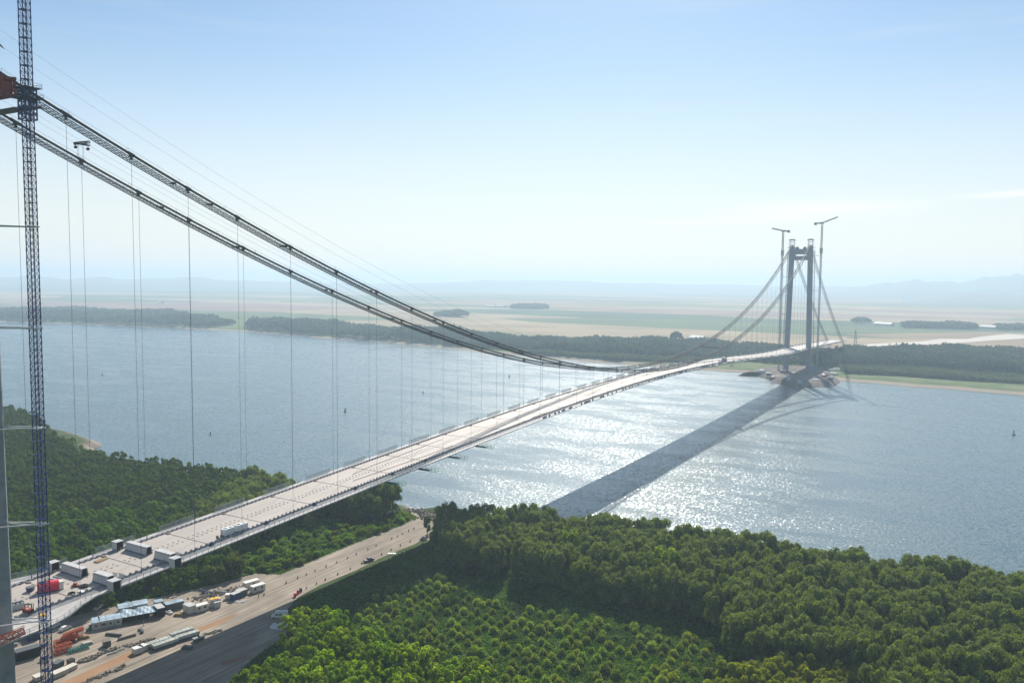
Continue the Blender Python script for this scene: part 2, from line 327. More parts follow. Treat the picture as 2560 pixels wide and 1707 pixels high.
def water_mat():
    m = bpy.data.materials.new('river_water'); m.use_nodes = True; t = m.node_tree; L = t.links.new; b = t.nodes['Principled BSDF']
    g = t.nodes.new('ShaderNodeNewGeometry')
    b.inputs['Base Color'].default_value = (.050, .095, .105, 1); b.inputs['IOR'].default_value = 1.75; b.inputs['Specular Tint'].default_value = (.9, .97, 1, 1); b.inputs['Specular IOR Level'].default_value = .5
    mpl = t.nodes.new('ShaderNodeMapping'); mpl.inputs['Rotation'].default_value = (0, 0, .35); mpl.inputs['Scale'].default_value = (1, 2.4, 1); L(g.outputs['Position'], mpl.inputs[0])
    big = t.nodes.new('ShaderNodeTexNoise'); big.inputs['Scale'].default_value = .011; big.inputs['Detail'].default_value = 9; big.inputs['Roughness'].default_value = .68; big.inputs['Distortion'].default_value = .4; L(mpl.outputs[0], big.inputs['Vector'])
    rz = t.nodes.new('ShaderNodeMapRange'); rz.inputs[1].default_value = .40; rz.inputs[2].default_value = .54; L(big.outputs[0], rz.inputs[0])
    ro = t.nodes.new('ShaderNodeMapRange'); ro.inputs[3].default_value = .24; ro.inputs[4].default_value = .29; L(rz.outputs[0], ro.inputs[0]); L(ro.outputs[0], b.inputs['Roughness'])
    # wave facets: slopes taken straight from two independent noise channels
    mp1 = t.nodes.new('ShaderNodeMapping'); mp1.inputs['Scale'].default_value = (.85, .42, 1); mp1.inputs['Rotation'].default_value = (0, 0, -.42); L(g.outputs['Position'], mp1.inputs[0])
    n1 = t.nodes.new('ShaderNodeTexNoise'); n1.inputs['Scale'].default_value = 1.05; n1.inputs['Detail'].default_value = 2.0; n1.inputs['Roughness'].default_value = .6; L(mp1.outputs[0], n1.inputs['Vector'])
    st = t.nodes.new('ShaderNodeMapRange'); st.inputs[3].default_value = .36; st.inputs[4].default_value = .80; L(rz.outputs[0], st.inputs[0])
    v1 = t.nodes.new('ShaderNodeVectorMath'); v1.operation = 'SUBTRACT'; v1.inputs[1].default_value = (.5, .5, .5); L(n1.outputs['Color'], v1.inputs[0])
    v2 = t.nodes.new('ShaderNodeVectorMath'); v2.operation = 'SCALE'; L(v1.outputs[0], v2.inputs[0]); L(st.outputs[0], v2.inputs['Scale'])
    v3 = t.nodes.new('ShaderNodeVectorMath'); v3.operation = 'MULTIPLY'; v3.inputs[1].default_value = (1, 1, 0); L(v2.outputs[0], v3.inputs[0])
    v4 = t.nodes.new('ShaderNodeVectorMath'); v4.operation = 'ADD'; v4.inputs[1].default_value = (0, 0, 1); L(v3.outputs[0], v4.inputs[0])
    v5 = t.nodes.new('ShaderNodeVectorMath'); v5.operation = 'NORMALIZE'; L(v4.outputs[0], v5.inputs[0]); L(v5.outputs[0], b.inputs['Normal'])
    return m
b = MB(); xs = np.unique(np.concatenate([np.linspace(-30000, -2600, 30), np.arange(-2600, 1200, 40), np.linspace(1200, 30000, 30)])); V = []
for x in xs: V += [(x, float(shy(near_sh, x))-14, 0), (x, float(shy(far_sh, x))+14, 0)]
b.add(V, [(2*i, 2*i+2, 2*i+3, 2*i+1) for i in range(len(xs)-1)]); o = b.build('river', water_mat()); o['kind'] = 'structure'

# distant hills
def hill(name, az0, az1, dist, prof):
    b = MB(); n = 60; V = []; F = []
    for i in range(n+1):
        s = i/n; az = R(az0+(az1-az0)*s); h = np.interp(s, *zip(*prof))*(1+.06*math.sin(s*47)+.04*math.sin(s*101))
        for d, z in ((dist-2600, 3), (dist-900, h*.55), (dist, h), (dist+1500, h*.8), (dist+3500, 0)):
            V.append((CAM[0]+d*math.sin(az), CAM[1]+d*math.cos(az), z))
    for i in range(n):
        for k in range(4): F.append((i*5+k, (i+1)*5+k, (i+1)*5+k+1, i*5+k+1))
    b.add(V, F); o = b.build(name, M['hill'], smooth=True); o['kind'] = 'structure'
M['hill'] = mat('hill_scrub', (.12, .13, .10), .95, var=.3, vscale=.001)
hill('hills', -30.25+20, -30.25+34, 10500, [(0, 20), (.22, 110), (.42, 180), (.5, 175), (.6, 160), (.78, 245), (.86, 240), (1, 190)])
hill('low_hill', -30.25+25, -30.25+35, 8200, [(0, 0), (.35, 60), (.48, 100), (.62, 70), (.8, 85), (1, 100)])
hill('hills', -30.25-12, -30.25+26, 11500, [(0, 60), (.1, 75), (.19, 90), (.25, 138), (.31, 120), (.36, 150), (.42, 130), (.6, 105), (.8, 95), (1, 110)])
hill('hills', -30.25-34, -30.25-11, 11000, [(0, 110), (.15, 125), (.25, 100), (.33, 125), (.4, 100), (.54, 140), (.66, 100), (.85, 90), (1, 70)])

# haul road and work yard on the near bank
def dirt_mat():
    m = mat('packed_dirt', (.315, .265, .21), .95, var=.2, vscale=.08, bump=.25, bscale=1.2); t = m.node_tree; L = t.links.new
    g = t.nodes.new('ShaderNodeNewGeometry'); mp = t.nodes.new('ShaderNodeMapping'); mp.inputs['Rotation'].default_value = (0, 0, -.09); mp.inputs['Scale'].default_value = (.9, .03, 1); L(g.outputs['Position'], mp.inputs[0])
    n = t.nodes.new('ShaderNodeTexNoise'); n.inputs['Scale'].default_value = 1; n.inputs['Detail'].default_value = 6; L(mp.outputs[0], n.inputs['Vector'])
    mr = t.nodes.new('ShaderNodeMapRange'); mr.inputs[1].default_value = .3; mr.inputs[2].default_value = .7; mr.inputs[3].default_value = .6; mr.inputs[4].default_value = 1.25; L(n.outputs[0], mr.inputs[0])
    mm = t.nodes.new('ShaderNodeMixRGB'); mm.blend_type = 'MULTIPLY'; mm.inputs[0].default_value = 1
    b = t.nodes['Principled BSDF']; src = b.inputs['Base Color'].links[0].from_socket; L(src, mm.inputs[1]); L(mr.outputs[0], mm.inputs[2]); L(mm.outputs[0], b.inputs['Base Color']); return m
M['dirt'] = dirt_mat()
yard_px = [(-200, 1640), (40, 1590), (140, 1550), (200, 1535), (250, 1522), (400, 1490), (470, 1475), (530, 1462), (640, 1432), (700, 1436), (760, 1410), (870, 1365), (980, 1322), (1050, 1296), (1030, 1286), (1012, 1280), (1030, 1274), (1080, 1284), (1180, 1284), (1165, 1300), (1100, 1312), (1075, 1335), (1040, 1358), (960, 1390), (890, 1425), (800, 1462), (745, 1492), (712, 1530), (735, 1555), (715, 1590), (640, 1640), (560, 1720), (480, 1820), (-200, 2100)]
yard = [G(u, v)[:2] for u, v in yard_px]
sheet('work_yard', yard, GZ+.03, M['dirt'])
M['redclay'] = mat('reddish_clay', (.34, .20, .11), .95, var=.15, vscale=.1)
sheet('river_landing', [G(u, v)[:2] for u, v in [(1000, 1318), (1006, 1296), (1022, 1290), (1050, 1292), (1075, 1303), (1100, 1306), (1130, 1298), (1170, 1296), (1195, 1305), (1180, 1330), (1120, 1345), (1060, 1350), (1030, 1345), (1015, 1330)]], GZ+.015, M['dirt'])
sheet('clay_track', [G(u, v)[:2] for u, v in [(150, 1707), (230, 1670), (330, 1625), (420, 1592), (520, 1560), (600, 1528), (560, 1556), (470, 1590), (360, 1632), (250, 1680), (190, 1720), (60, 1790), (20, 1760)]], GZ+.045, M['redclay'])

# ------------------------------------------------------------------ the suspension bridge
BR = thing('suspension_bridge', 'unfinished suspension bridge crossing the river with white deck, twin cables and far H-shaped tower', 'bridge', (0, 0, 0))
ys = list(np.arange(-60, 24, 6.)) + list(np.arange(24, 1121, 8.)) + list(np.arange(1124, 1486, 12.))
def ribbon(b, secs, closed=True):
    n = len(secs[0]); V = [p for s_ in secs for p in s_]; F = []
    for i in range(len(secs)-1):
        for k in range(n if closed else n-1): F.append((i*n+k, i*n+(k+1) % n, (i+1)*n+(k+1) % n, (i+1)*n+k))
    if closed: F += [tuple(range(n))[::-1], tuple((len(secs)-1)*n+k for k in range(n))]
    return b.add(V, F)
def flare(y):   # walkway runs out round the near tower leg
    return 16.2 if y > 22 else 16.2+7.6*min(1, (22-y)/13.)
b = MB(); ribbon(b, [[(11.3, y, deck_z(y)), (-11.3, y, deck_z(y)), (-11.9, y, deck_z(y)-.25), (-12.9, y, deck_z(y)-.9), (-9, y, deck_z(y)-3.1), (9, y, deck_z(y)-3.1), (12.9, y, deck_z(y)-.9), (11.9, y, deck_z(y)-.25)][::-1] for y in ys])
deck = b.build('deck', M['deck'], BR)
for sx in (-1, 1):
    b = MB(); ribbon(b, [[(sx*11.9, y, deck_z(y)-.30), (sx*flare(y), y, deck_z(y)-.30), (sx*flare(y), y, deck_z(y)-.75), (sx*12.85, y, deck_z(y)-.95)][::-sx] for y in ys]); b.build('walkway', M['walk'], deck)
    b = MB(); ribbon(b, [[(sx*11.95, y, deck_z(y)-.29), (sx*14.2, y, deck_z(y)-.29), (sx*14.2, y, deck_z(y)-.25), (sx*11.95, y, deck_z(y)-.25)][::-sx] for y in ys]); b.build('grey_strip', M['strip'], deck)  # flat darker grey band laid on the inner side of each walkway
    # kerb upstand with short posts along the carriageway edge
    b = MB()
    for y in np.arange(-50, 700, 2.05):
        z = deck_z(y); b.box(sx*11.5-.2, sx*11.5+.2, y-.35, y+.35, z-.3, z+.75)
    for y0, y1 in zip(ys[:-1], ys[1:]):
        b.bar((sx*11.62, y0, deck_z(y0)+.02), (sx*11.62, y1, deck_z(y1)+.02), .14, .55)
    b.build('edge_barrier', M['steelg'], deck)
    # outer railing: continuous rails, mesh infill in 16 m panels
    b = MB(); e = MB()
    yy = np.arange(-56, 1480, 2.45)
    for i, y in enumerate(yy):
        z = deck_z(y)-.3; x = sx*(flare(y)-.15)
        ph = ((y-68.3) % 24.6)/24.6
        hgt = 1.3 if sx > 0 else 1.9
        if sx < 0 and ph > .70 and y > 20: continue
        b.bar((x, y, z), (x, y, z+hgt), .10)
        if i+1 < len(yy) and not (sx < 0 and ((yy[i+1]-68.3) % 24.6)/24.6 > .70 and y > 20):
            y2 = yy[i+1]; x2 = sx*(flare(y2)-.15); z2 = deck_z(y2)-.3
            for hh in ((.62, 1.28) if sx > 0 else (.3, 1.86)): b.bar((x, y, z+hh), (x2, y2, z2+hh), .085)
            if sx < 0: 
                for q in np.linspace(.12, .88, 7): b.bar((x+(x2-x)*q, y+(y2-y)*q, z+(z2-z)*q+.3), (x+(x2-x)*q, y+(y2-y)*q, z+(z2-z)*q+1.8), .05)
                for hh in (.7, 1.1, 1.5): b.bar((x, y, z+hh), (x2, y2, z2+hh), .045)
            elif 300 < y and random.random() < .35: e.bar((x, y, z+.65), (x2, y2, z2+.65), .03, 1.15)
    b.build('railing', M['rail'], deck)
    if e.n: tag(e.build('mesh_panel', M['mesh'], deck), kind='stuff')
seams = [68.3+24.6*k for k in range(-4, 42)]
for y in seams:
    b = MB(); z = deck_z(y)+.02; b.box(-11, 11.2, y-.16, y+.16, z-.05, z+.05)
    for x in (-10.4, 10.9): b.box(x-.7, x+.7, y-.55, y+.45, z, z+.28)
    b.build('seam_strip', M['seam'], deck)
for x, w in [[-5.9, .05], [5.4, .05], [0.6, .04]]:
    b = MB()
    for y0, y1 in zip(ys[:-1], ys[1:]): b.bar((x, y0, deck_z(y0)+.012), (x, y1, deck_z(y1)+.012), w, .03)
    b.build('weld_line', M['walk'], deck)
b = MB()
for y in np.arange(6, 1100, 2.05):
    if min(abs(y-s_) for s_ in seams) < 1.0: continue
    for x in (-1.1, 1.1):
        z = deck_z(y); b.box(x-.3, x+.3, y-.16, y+.16, z, z+.14)
tag(b.build('lifting_lug', M['lug'], deck), kind='stuff')
b = MB(); b.tube([(4, 150, deck_z(150)+.08), (5.5, 175, deck_z(175)+.08), (7.2, 200, deck_z(200)+.08), (7, 222, deck_z(222)+.08)], .14, 5); b.tube([(-3, 158, deck_z(158)+.08), (-4.6, 175, deck_z(175)+.08), (-5, 205, deck_z(205)+.08), (-5.6, 230, deck_z(230)+.08)], .13, 5)
b.tube([(9.5, 300, deck_z(300)+.08), (3, 400, deck_z(400)+.08), (-4, 520, deck_z(520)+.08), (-6, 650, deck_z(650)+.08)], .16, 5); b.tube([(10.3, 300, deck_z(300)+.08), (4.5, 400, deck_z(400)+.08), (-2.4, 520, deck_z(520)+.08), (-4.5, 650, deck_z(650)+.08)], .16, 5)
b.build('service_hose', M['seam'], deck)
# seam scaffolds hanging below the right-hand edge
for y in [163.5, 188.1, 212.7, 237.3]:
    z = deck_z(y)-3.2; b = MB(); b.box(11, 21.5, y-1.4, y+1.4, z, z+.2)
    for x in (15, 17.2, 19.4, 21.4):
        for s_ in (-1.35, 1.35): b.bar((x, y+s_, z+.2), (x, y+s_, z+1.5), .08)
    for s_ in (-1.35, 1.35):
        for h in (.8, 1.5): b.bar((15, y+s_, z+h), (21.4, y+s_, z+h), .07)
    for h in (.8, 1.5): b.bar((21.4, y-1.35, z+h), (21.4, y+1.35, z+h), .07)
    for x in (12.5, 15.2): b.bar((x, y, z), (x, y, z+2.5), .12)
    b.build('hanging_platform', M['teal'], deck)
# main cables, clamps, hangers, catwalks
hy = [21.24, 41.30, 61.36, 81.42]+[81.42+24.8*k for k in range(1, 39)]+[1046, 1067, 1088, 1107]
side_y = [1150+26*k for k in range(0, 0)]
cy = list(np.arange(-489, 0, 20.))+list(np.arange(0, 1120.1, 10.))+list(np.arange(1135, 1485, 14.))+[1484]
for sx in (-1, 1):
    X = 12.6*sx
    b = MB(); b.tube([(X, y, cab_z(y)) for y in cy], .40, 10); mc = b.build('main_cable', M['cable'], BR, smooth=True)
    for y in hy: 
        b = MB(); dz = cab_z(y+1)-cab_z(y-1); n = math.hypot(2, dz); u = (0, 2/n, dz/n); L_ = 1.9 if y < 30 else 1.25
        p = np.array((X, y, cab_z(y))); uu = np.array(u)
        b.tube([p-uu*L_, p-uu*L_*.8, p+uu*L_*.8, p+uu*L_], [.40, .54, .54, .40], 8)
        b.box(X-.16, X+.16, y-.75, y+.75, cab_z(y)-.9, cab_z(y)-.2); b.box(X-.14, X+.14, y-.35, y+.35, cab_z(y)-1.5, cab_z(y)-.8)
        b.build('cable_clamp', M['cable'], mc)
    for y in hy:
        zb, zt = deck_z(y)-.2, cab_z(y)-1.3; r_ = .05 if y < 130 else (.06 if y < 300 else .085)
        b = MB(); b.tube([(0, 0, zb), (0, 0, zt)], r_, 6); b.tube([(0, 0, zb), (0, 0, zb+1.5)], .15, 6); b.build('hanger', M['hanger'], BR, loc=(X, y, 0))
    b = MB(); pr = None
    for i, y in enumerate(np.arange(2, 1484, 1.25)):
        if 1116 < y < 1124: pr = None; continue
        if y > 450 and i % 2: continue
        z = cab_z(y)-1.95; cur = [(X-1.9, y, z), (X+1.9, y, z), (X-2.1, y, z+1.25), (X+2.1, y, z+1.25)]
        b.bar(cur[0], cur[1], .42 if y < 450 else .8, .07)
        if i % 2 == 0:
            b.bar(cur[0], cur[2], .08); b.bar(cur[1], cur[3], .08)
            if pr:
                for k in range(4): b.bar(pr[k], cur[k], .24 if k < 2 else .13)
                b.bar((X-.7, pr[0][1], pr[0][2]), (X-.7, y, z), .2); b.bar((X+.7, pr[0][1], pr[0][2]), (X+.7, y, z), .2)
                b.bar(pr[0], cur[2], .07); b.bar(pr[1], cur[3], .07)
                if y < 450:
                    for hh in (.45, .85): b.bar((X-1.97, pr[0][1], pr[0][2]+hh), (X-1.97, y, z+hh), .035); b.bar((X+1.97, pr[0][1], pr[0][2]+hh), (X+1.97, y, z+hh), .035)
            pr = cur
    # hand ropes on the cable itself
    for y0, y1 in zip(np.arange(4, 1100, 6.), np.arange(10, 1106, 6.)):
        for dx in (-.42, .42): b.bar((X+dx, y0, cab_z(y0)+1.2), (X+dx, y1, cab_z(y1)+1.2), .035)
        if int(y0/6) % 3 == 0:
            for dx in (-.42, .42): b.bar((X+dx, y0, cab_z(y0)+.2), (X+dx, y0, cab_z(y0)+1.25), .05)
    cwk = b.build('catwalk', M['catw'], BR)
    for y, w in ((9.5, 1.2), (56, .9), (70, 1.4), (103, 2.2), (152, .8), (198, 1.5), (283, 1.), (330, 1.3), (372, 1.), (420, 1.6), (470, 1.2)):
        if sx > 0 or y in (70, 103, 152, 198, 330):
            z = cab_z(y)-1.4; b = MB(); b.tube([(X-1.0, y-w*.5, z+.35), (X-.2, y, z+.45), (X+.5, y+w*.5, z+.35)], [.25, .32, .2], 7); b.box(X-.8, X+.6, y-w*.6, y+w*.6, z, z+.2); b.build('rope_bundle', M['catw'], cwk)
    # crossing platform between the catwalks at the low point
b = MB()
for y in (690,):
    z = cab_z(y)-1.6; b.lattice((-12.6, y, z), (12.6, y, z), 2, 1.2, 2.5, .12)
b.build('cross_catwalk', M['catw'], BR)
# haulage ropes
def rope(name, X, pts, r):
    ymax = pts[-1][0]; c = np.polyfit([p[0] for p in pts], [p[1] for p in pts], 2)
    b = MB(); b.tube([(X, y, float(np.polyval(c, y))) for y in np.linspace(0, ymax, 30)], r, 5); return b, c
for X, h0 in ((12.0, 11.), (13.4, 6.2), (-13.4, 6.), (-12., 3.4)):
    b = MB(); b.tube([(X, y, cab_z(y)+h0*(.62+.38*abs(y-560)/560)+.5) for y in np.linspace(0, 1120, 70)], .035, 5)
    rp = b.build('haulage_rope', M['steel'], BR)
    if X > 12:
        for y in ((3.4, 2.) if h0 < 8 else (9.,)):
            z = cab_z(y)+h0+.5; q = MB(); q.tube([(X, y-1.2, z+.9), (X, y-.5, z+.5), (X, y+.6, z-.25), (X, y+1.3, z-.85)], [.1, .26, .2, .04], 7); q.build('rope_socket', M['dark'], rp)
# towers
def leg_c(z): return 16.0-3.3*min(z, 192)/190.
def tower(y, near):
    T = bpy.data.objects.new('tower', None); COL.objects.link(T); T.parent = BR; T.location = (0, y, 0)
    tag(T, label='grey concrete tower leg at the left edge beside the blue crane' if near else 'hazy H-shaped concrete tower on the far bank')
    m = M['conc'] if near else M['concf']; hd = 4.0; hw = 3.2
    for sx in (-1, 1):
        b = MB(); secs = []
        for z in list(np.arange(0, 186, 3.1))+[186.]:
            c = sx*leg_c(z); 
            for dz, k in ((0, 0), (.1, .06)) if (near and z < 150) else ((0, 0),):
                secs.append([(c-hw+k, -hd+.5, z+dz), (c-hw+.5, -hd+k, z+dz), (c+hw-.5, -hd+k, z+dz), (c+hw-k, -hd+.5, z+dz), (c+hw-k, hd-.5, z+dz), (c+hw-.5, hd-k, z+dz), (c-hw+.5, hd-k, z+dz), (c-hw+k, hd-.5, z+dz)])
            if near and z < 150: secs.append([tuple(np.array(q)+(0, 0, .1)) for q in secs[-2]])
        ribbon(b, secs); lg = b.build('leg', m, T)
        b = MB(); c = leg_c(186)*sx; b.box(c-hw-.6, c+hw+.6, -hd-.8, hd+.8, 186.01, 187.2); b.prism([(c-2, -2.5), (c+2, -2.5), (c+2, 2.5), (c-2, 2.5)], 187.2, 189.6); b.build('saddle_seat', m, T)
        b = MB()   # steel gantry hut over the saddle
        for x in (-3, 3):
            for yy_ in (-3.2, 3.2): b.bar((c+x, yy_, 187.2), (c+x, yy_, 197.2), .45)
            b.bar((c+x, -3.2, 192), (c+x, 3.2, 192), .35); b.bar((c+x, -3.2, 187.6), (c+x, 3.2, 191.8), .25)
        for yy_ in (-3.2, 3.2): b.bar((c-3, yy_, 187.4), (c, yy_, 192), .25); b.bar((c+3, yy_, 187.4), (c, yy_, 192), .25); b.bar((c-3, yy_, 194.5), (c+3, yy_, 194.5), .4)
        b.build('gantry', M['steel'], T)
        b = MB(); V = [(c-4.6, -4.4, 197.2), (c+4.6, -4.4, 197.2), (c+4.6, 4.4, 197.2), (c-4.6, 4.4, 197.2), (c-3.4, -3.4, 198.4), (c+3.4, -3.4, 198.4), (c+3.4, 3.4, 198.4), (c-3.4, 3.4, 198.4), (c-.8, -.8, 199.9), (c+.8, -.8, 199.9), (c+.8, .8, 199.9), (c-.8, .8, 199.9)]
        b.add(V, [(3, 2, 1, 0), (8, 9, 10, 11)]+[(i, (i+1) % 4, 4+(i+1) % 4, 4+i) for i in range(4)]+[(4+i, 4+(i+1) % 4, 8+(i+1) % 4, 8+i) for i in range(4)]); b.build('gantry_roof', M['steel'], T)
        b = MB(); b.bar((c+sx*5.8, 0, 186), (c+sx*5.8, 0, 194.5), .12)
        for z in (178.5, 186.2): 
            b.box(min(c+sx*3.2, c+sx*5.8), max(c+sx*3.2, c+sx*5.8), -3, 3, z, z+.25)
            for yy_ in (-3, 0, 3): b.bar((c+sx*5.8, yy_, z), (c+sx*5.8, yy_, z+1.2), .1)
        b.build('access_platform', M['steel'], T)
        b = MB(); b.box(sx*leg_c(0)-6.5, sx*leg_c(0)+6.5, -8, 8, -1, 5.2); b.build('footing', m, T)
        if not near:
            b = MB(); X = sx*(leg_c(95)+hw+2.2)
            b.lattice((sx*19+sx*3, 2, 5), (sx*12.7+sx*5.6, 2, 183), 1.0, 1.0, 6, .12, False); b.build('lift_mast', M['craneg'], T)
    cw = leg_c(180)-hw
    b = MB(); b.box(-cw-.3, cw+.3, -3.2, 3.2, 176.8, 184.6); b.box(-cw-.3, -cw+1.6, -3.2, 3.2, 174.5, 176.81); b.box(cw-1.6, cw+.3, -3.2, 3.2, 174.5, 176.81); b.box(-cw-.3, cw+.3, -3.2, 3.2, 168.6, 174.5)
    b.build('crossbeam', m, T)
    cw = leg_c(36)-hw; b = MB(); b.box(-cw-.3, cw+.3, -3, 3, 30.5, 37.4); b.build('crossbeam', m, T)
    for x in (-5.5, 5): b = MB(); b.box(x-2.4, x+2.4, -1.8, 1.8, 184.6, 186.2); b.tube([(x-1.6, 0, 186.9), (x+1.6, 0, 186.9)], 1.1, 10); b.build('winch', M['steel'], T)
    return T
TN = tower(-4.8, True); TF = tower(1120, False)
# red hauling frame on top of the near tower
b = MB(); b.lattice((-6, 6.2, 183.6), (21, 6.2, 183.6), 3.2, 4.2, 2.2, .42); b.box(-6, 20, 4.8, 7.6, 182.4, 184.8)
for x in (9.5, 16): b.bar((x, 4, 185), (x-1, 4, 189.5), .8); b.tube([(x-2.5, 4, 187.2), (x+1.8, 4, 187.2)], .9, 8)
b.bar((8, 5.5, 186.5), (16, 5.5, 186), 1.5, 1.1)
b.build('red_hauling_frame', M['red'], TN)
b = MB(); b.box(6, 20.5, 7.5, 11.5, 178.4, 178.6); b.box(13.5, 21.5, 11, 14.6, 179.4, 179.6)
for x in np.arange(6, 20.6, 2.4): b.bar((x, 11.4, 178.6), (x, 11.4, 179.9), .08)
for h in (.7, 1.3): b.bar((6, 11.4, 178.6+h), (20.4, 11.4, 178.6+h), .07)
b.build('work_platform', M['catw'], TN)

# ------------------------------------------------------------------ tower cranes
def crane(name, label, x, y, top, m, ties, lean_jib=None, base=GZ, cage=None, near=False, group=None):
    o = thing(name, label, 'tower crane', (x, y, 0), 0, group)
    b = MB(); w = 1.95 if near else 2.0; r = .085 if near else .22
    st = 3.42
    zz = np.arange(base, top, st/2 if near else 3.0)
    cs = [(-w/2, -w/2), (w/2, -w/2), (w/2, w/2), (-w/2, w/2)]
    for c in cs: b.bar((*c, base), (*c, top), .19 if near else .4)
    for i, z in enumerate(zz[:-1]):
        z2 = zz[i+1]
        for k in range(4):
            c, c2 = cs[k], cs[(k+1) % 4]
            b.bar((*c, z), (*c2, z), r*(1.5 if i % 2 == 0 else .9)); 
            b.bar((*c, z), (*c2, z2), r*.8); b.bar((*c2, z), (*c, z2), r*.8)
        if near and i % 2 == 1:
            for c in cs: b.box(c[0]-.14, c[0]+.14, c[1]-.14, c[1]+.14, z-.2, z+.2)
    b.build('mast', m, o)
    if near:
        b = MB()
        for i, z in enumerate(zz[:-1]):
            if i % 2 == 0: b.box(-w/2+.1, w/2-.1, -w/2+.1, w/2-.55, z-.04, z+.04)
            b.bar((-.2, -.5, z), (.5, -.5, zz[i+1]), .07); 
        for xx in (-.25, .25): b.bar((xx, .3, base), (xx, .3, top), .06)
        b.build('ladder', m, o)
        for z in np.arange(30, 150, 3.42):
            b = MB(); b.bar((-.9, -1.1, z+1.2), (.6, -1.1, z), .09)
            if z < 75: b.bar((.2, -1.3, z+.1), (1.0, -1.3, z+.7), .08)
            b.build('stair_flight', M['greyp'], o)
    if cage:
        b = MB(); z0, z1 = cage; b.lattice((0, 0, z0), (0, 0, z1), w+1.0, w+1.0, 1.7 if near else 3, .17 if near else .3); 
        b.build('climbing_cage', m, o)
        if near:
            b = MB()
            for z, e0 in ((z1, 2.4), (z0+5.2, 2.6)):
                b.box(-e0, e0+.3, -e0, e0, z, z+.12)
                for a_ in (-e0, 0, e0):
                    for c_ in (-e0, e0): b.bar((a_, c_, z), (a_, c_, z+1.2), .07); b.bar((c_, a_, z), (c_, a_, z+1.2), .07)
                for h in (.6, 1.2):
                    for q in ((-e0, -e0, e0, -e0), (e0, -e0, e0, e0), (e0, e0, -e0, e0), (-e0, e0, -e0, -e0)): b.bar((q[0], q[1], z+h), (q[2], q[3], z+h), .06)
            b.build('cage_platform', M['catw'], o)
    for i, z in enumerate(ties):
        b = MB(); sx = 1 if x > 0 else -1; lx = sx*leg_c(z)-x+sx*3.2; ly = (0 if y > 500 else -4.8)-y
        if y > 500: ly = 1120-y
        t = .30 if near else .4
        b.bar((-sx*w/2, 1.2, z), (lx, ly+3.4, z+.2), t); b.bar((-sx*w/2, -1.2, z), (lx, ly-3.6, z+.2), t)
        if near: b.bar((-sx*w/2, -1.2, z-.15), (lx, ly+3.2, z+.05), t*.7)
        b.box(-w/2-.35, w/2+.35, -w/2-.35, w/2+.35, z-.15, z+.15)
        if near: b.bar((w/2, -1.2, z), (w/2+1.1, -1.2, z), .14)
        b.build('wall_tie', M['greyp'] if near else m, o)
    if lean_jib:
        for nm, L_, hh, tw in lean_jib:
            b = MB(); b.lattice((0, 0, top+1.5), (L_[0], L_[1], top+hh), tw, tw, 3, .35); b.build(nm, m, o)
        b = MB(); b.box(-1.8, 1.8, -1.8, 1.8, top, top+2.2); b.build('slewing_unit', m, o)
        b = MB(); q = lean_jib[1][1]; b.box(q[0]-1.6, q[0]+1.6, q[1]-1.4, q[1]+1.4, top-1.4, top+2.0); b.build('counterweight', M['steel'], o)
    return o
crane('tower_crane', 'tall blue lattice crane mast beside the near tower leg at the left edge', 26.4, 2.9, 222, M['blue'], [44.5, 70.5, 96, 122, 148], [('jib', (-34, -22), 17, 1.8), ('counter_jib', (8, 5), 1.5, 1.8)], cage=(174.8, 182.6), near=True)
crane('tower_crane', 'shorter of the two far cranes, left of the far tower, jib pointing left', -26.8, 1123, 210, M['craneg'], [z for z in (171, 144, 117, 90, 63)], [('jib', (-16.5, 3), 5.6, 1.3), ('counter_jib', (8, -1), .8, 1.6)], base=5, cage=(175, 183), group='cranes at the far tower')
crane('tower_crane', 'taller of the two far cranes, right of the far tower, jib pointing up right', 27, 1123, 220, M['craneg'], [z for z in (175, 152, 125, 98, 71)], [('jib', (20, 3), 9.5, 1.3), ('counter_jib', (-9, -1), 1, 1.6)], base=5, cage=(178, 186), group='cranes at the far tower')
# red jib lattice reaching past the near tower leg at yard height
P0, P1 = D(-60, 1640, 0), D(92, 1568, 0)
o = thing('lattice_boom', 'red steel lattice boom reaching across the grey tower leg above the yard', 'crane boom', (30, -6, 41.2))
b = MB(); b.lattice((-9, -10, -1.2), (-4.6, 4, 2.1), 1.3, 1.4, 1.4, .12); b.build('boom', M['redor'], o)
b = MB(); b.bar((-9, -10, .2), (-4.6, 4, 3.5), .1)
for s_ in np.linspace(0, 1, 7): b.bar((-9+4.4*s_, -10+14*s_, -.6+3.3*s_), (-9+4.4*s_, -10+14*s_, .3+3.3*s_), .1)
b.build('guard_rail', M['redor'], o)

# ------------------------------------------------------------------ trolley on the haulage ropes
o = thing('cable_trolley', 'small dark rope carriage hanging between the haulage ropes right of the blue crane', 'trolley', (-12.7, 41.7, cab_z(41.7)+5.0))
b = MB(); b.lattice((0, -2.3, 0), (0, 2.3, 1.1), 1.2, .7, 1.1, .14); b.box(-.6, .6, -2.5, 2.5, -.12, .22); b.build('frame', M['dark'], o)
for s_ in (-2.1, 2.0): b = MB(); b.bar((0, s_, -.2), (0, s_, -1.1), .12); b.tube([(-.3, s_, -1.1), (.3, s_, -1.1)], .45, 10); b.build('sheave', M['dark'], o)
b = MB()
for s_ in (-1.5, -1.1, .2, .5): b.bar((0, s_, -.3), (0, s_, -6.5 if s_ < 0 else -8), .05)
b.build('fall_rope', M['steel'], o)
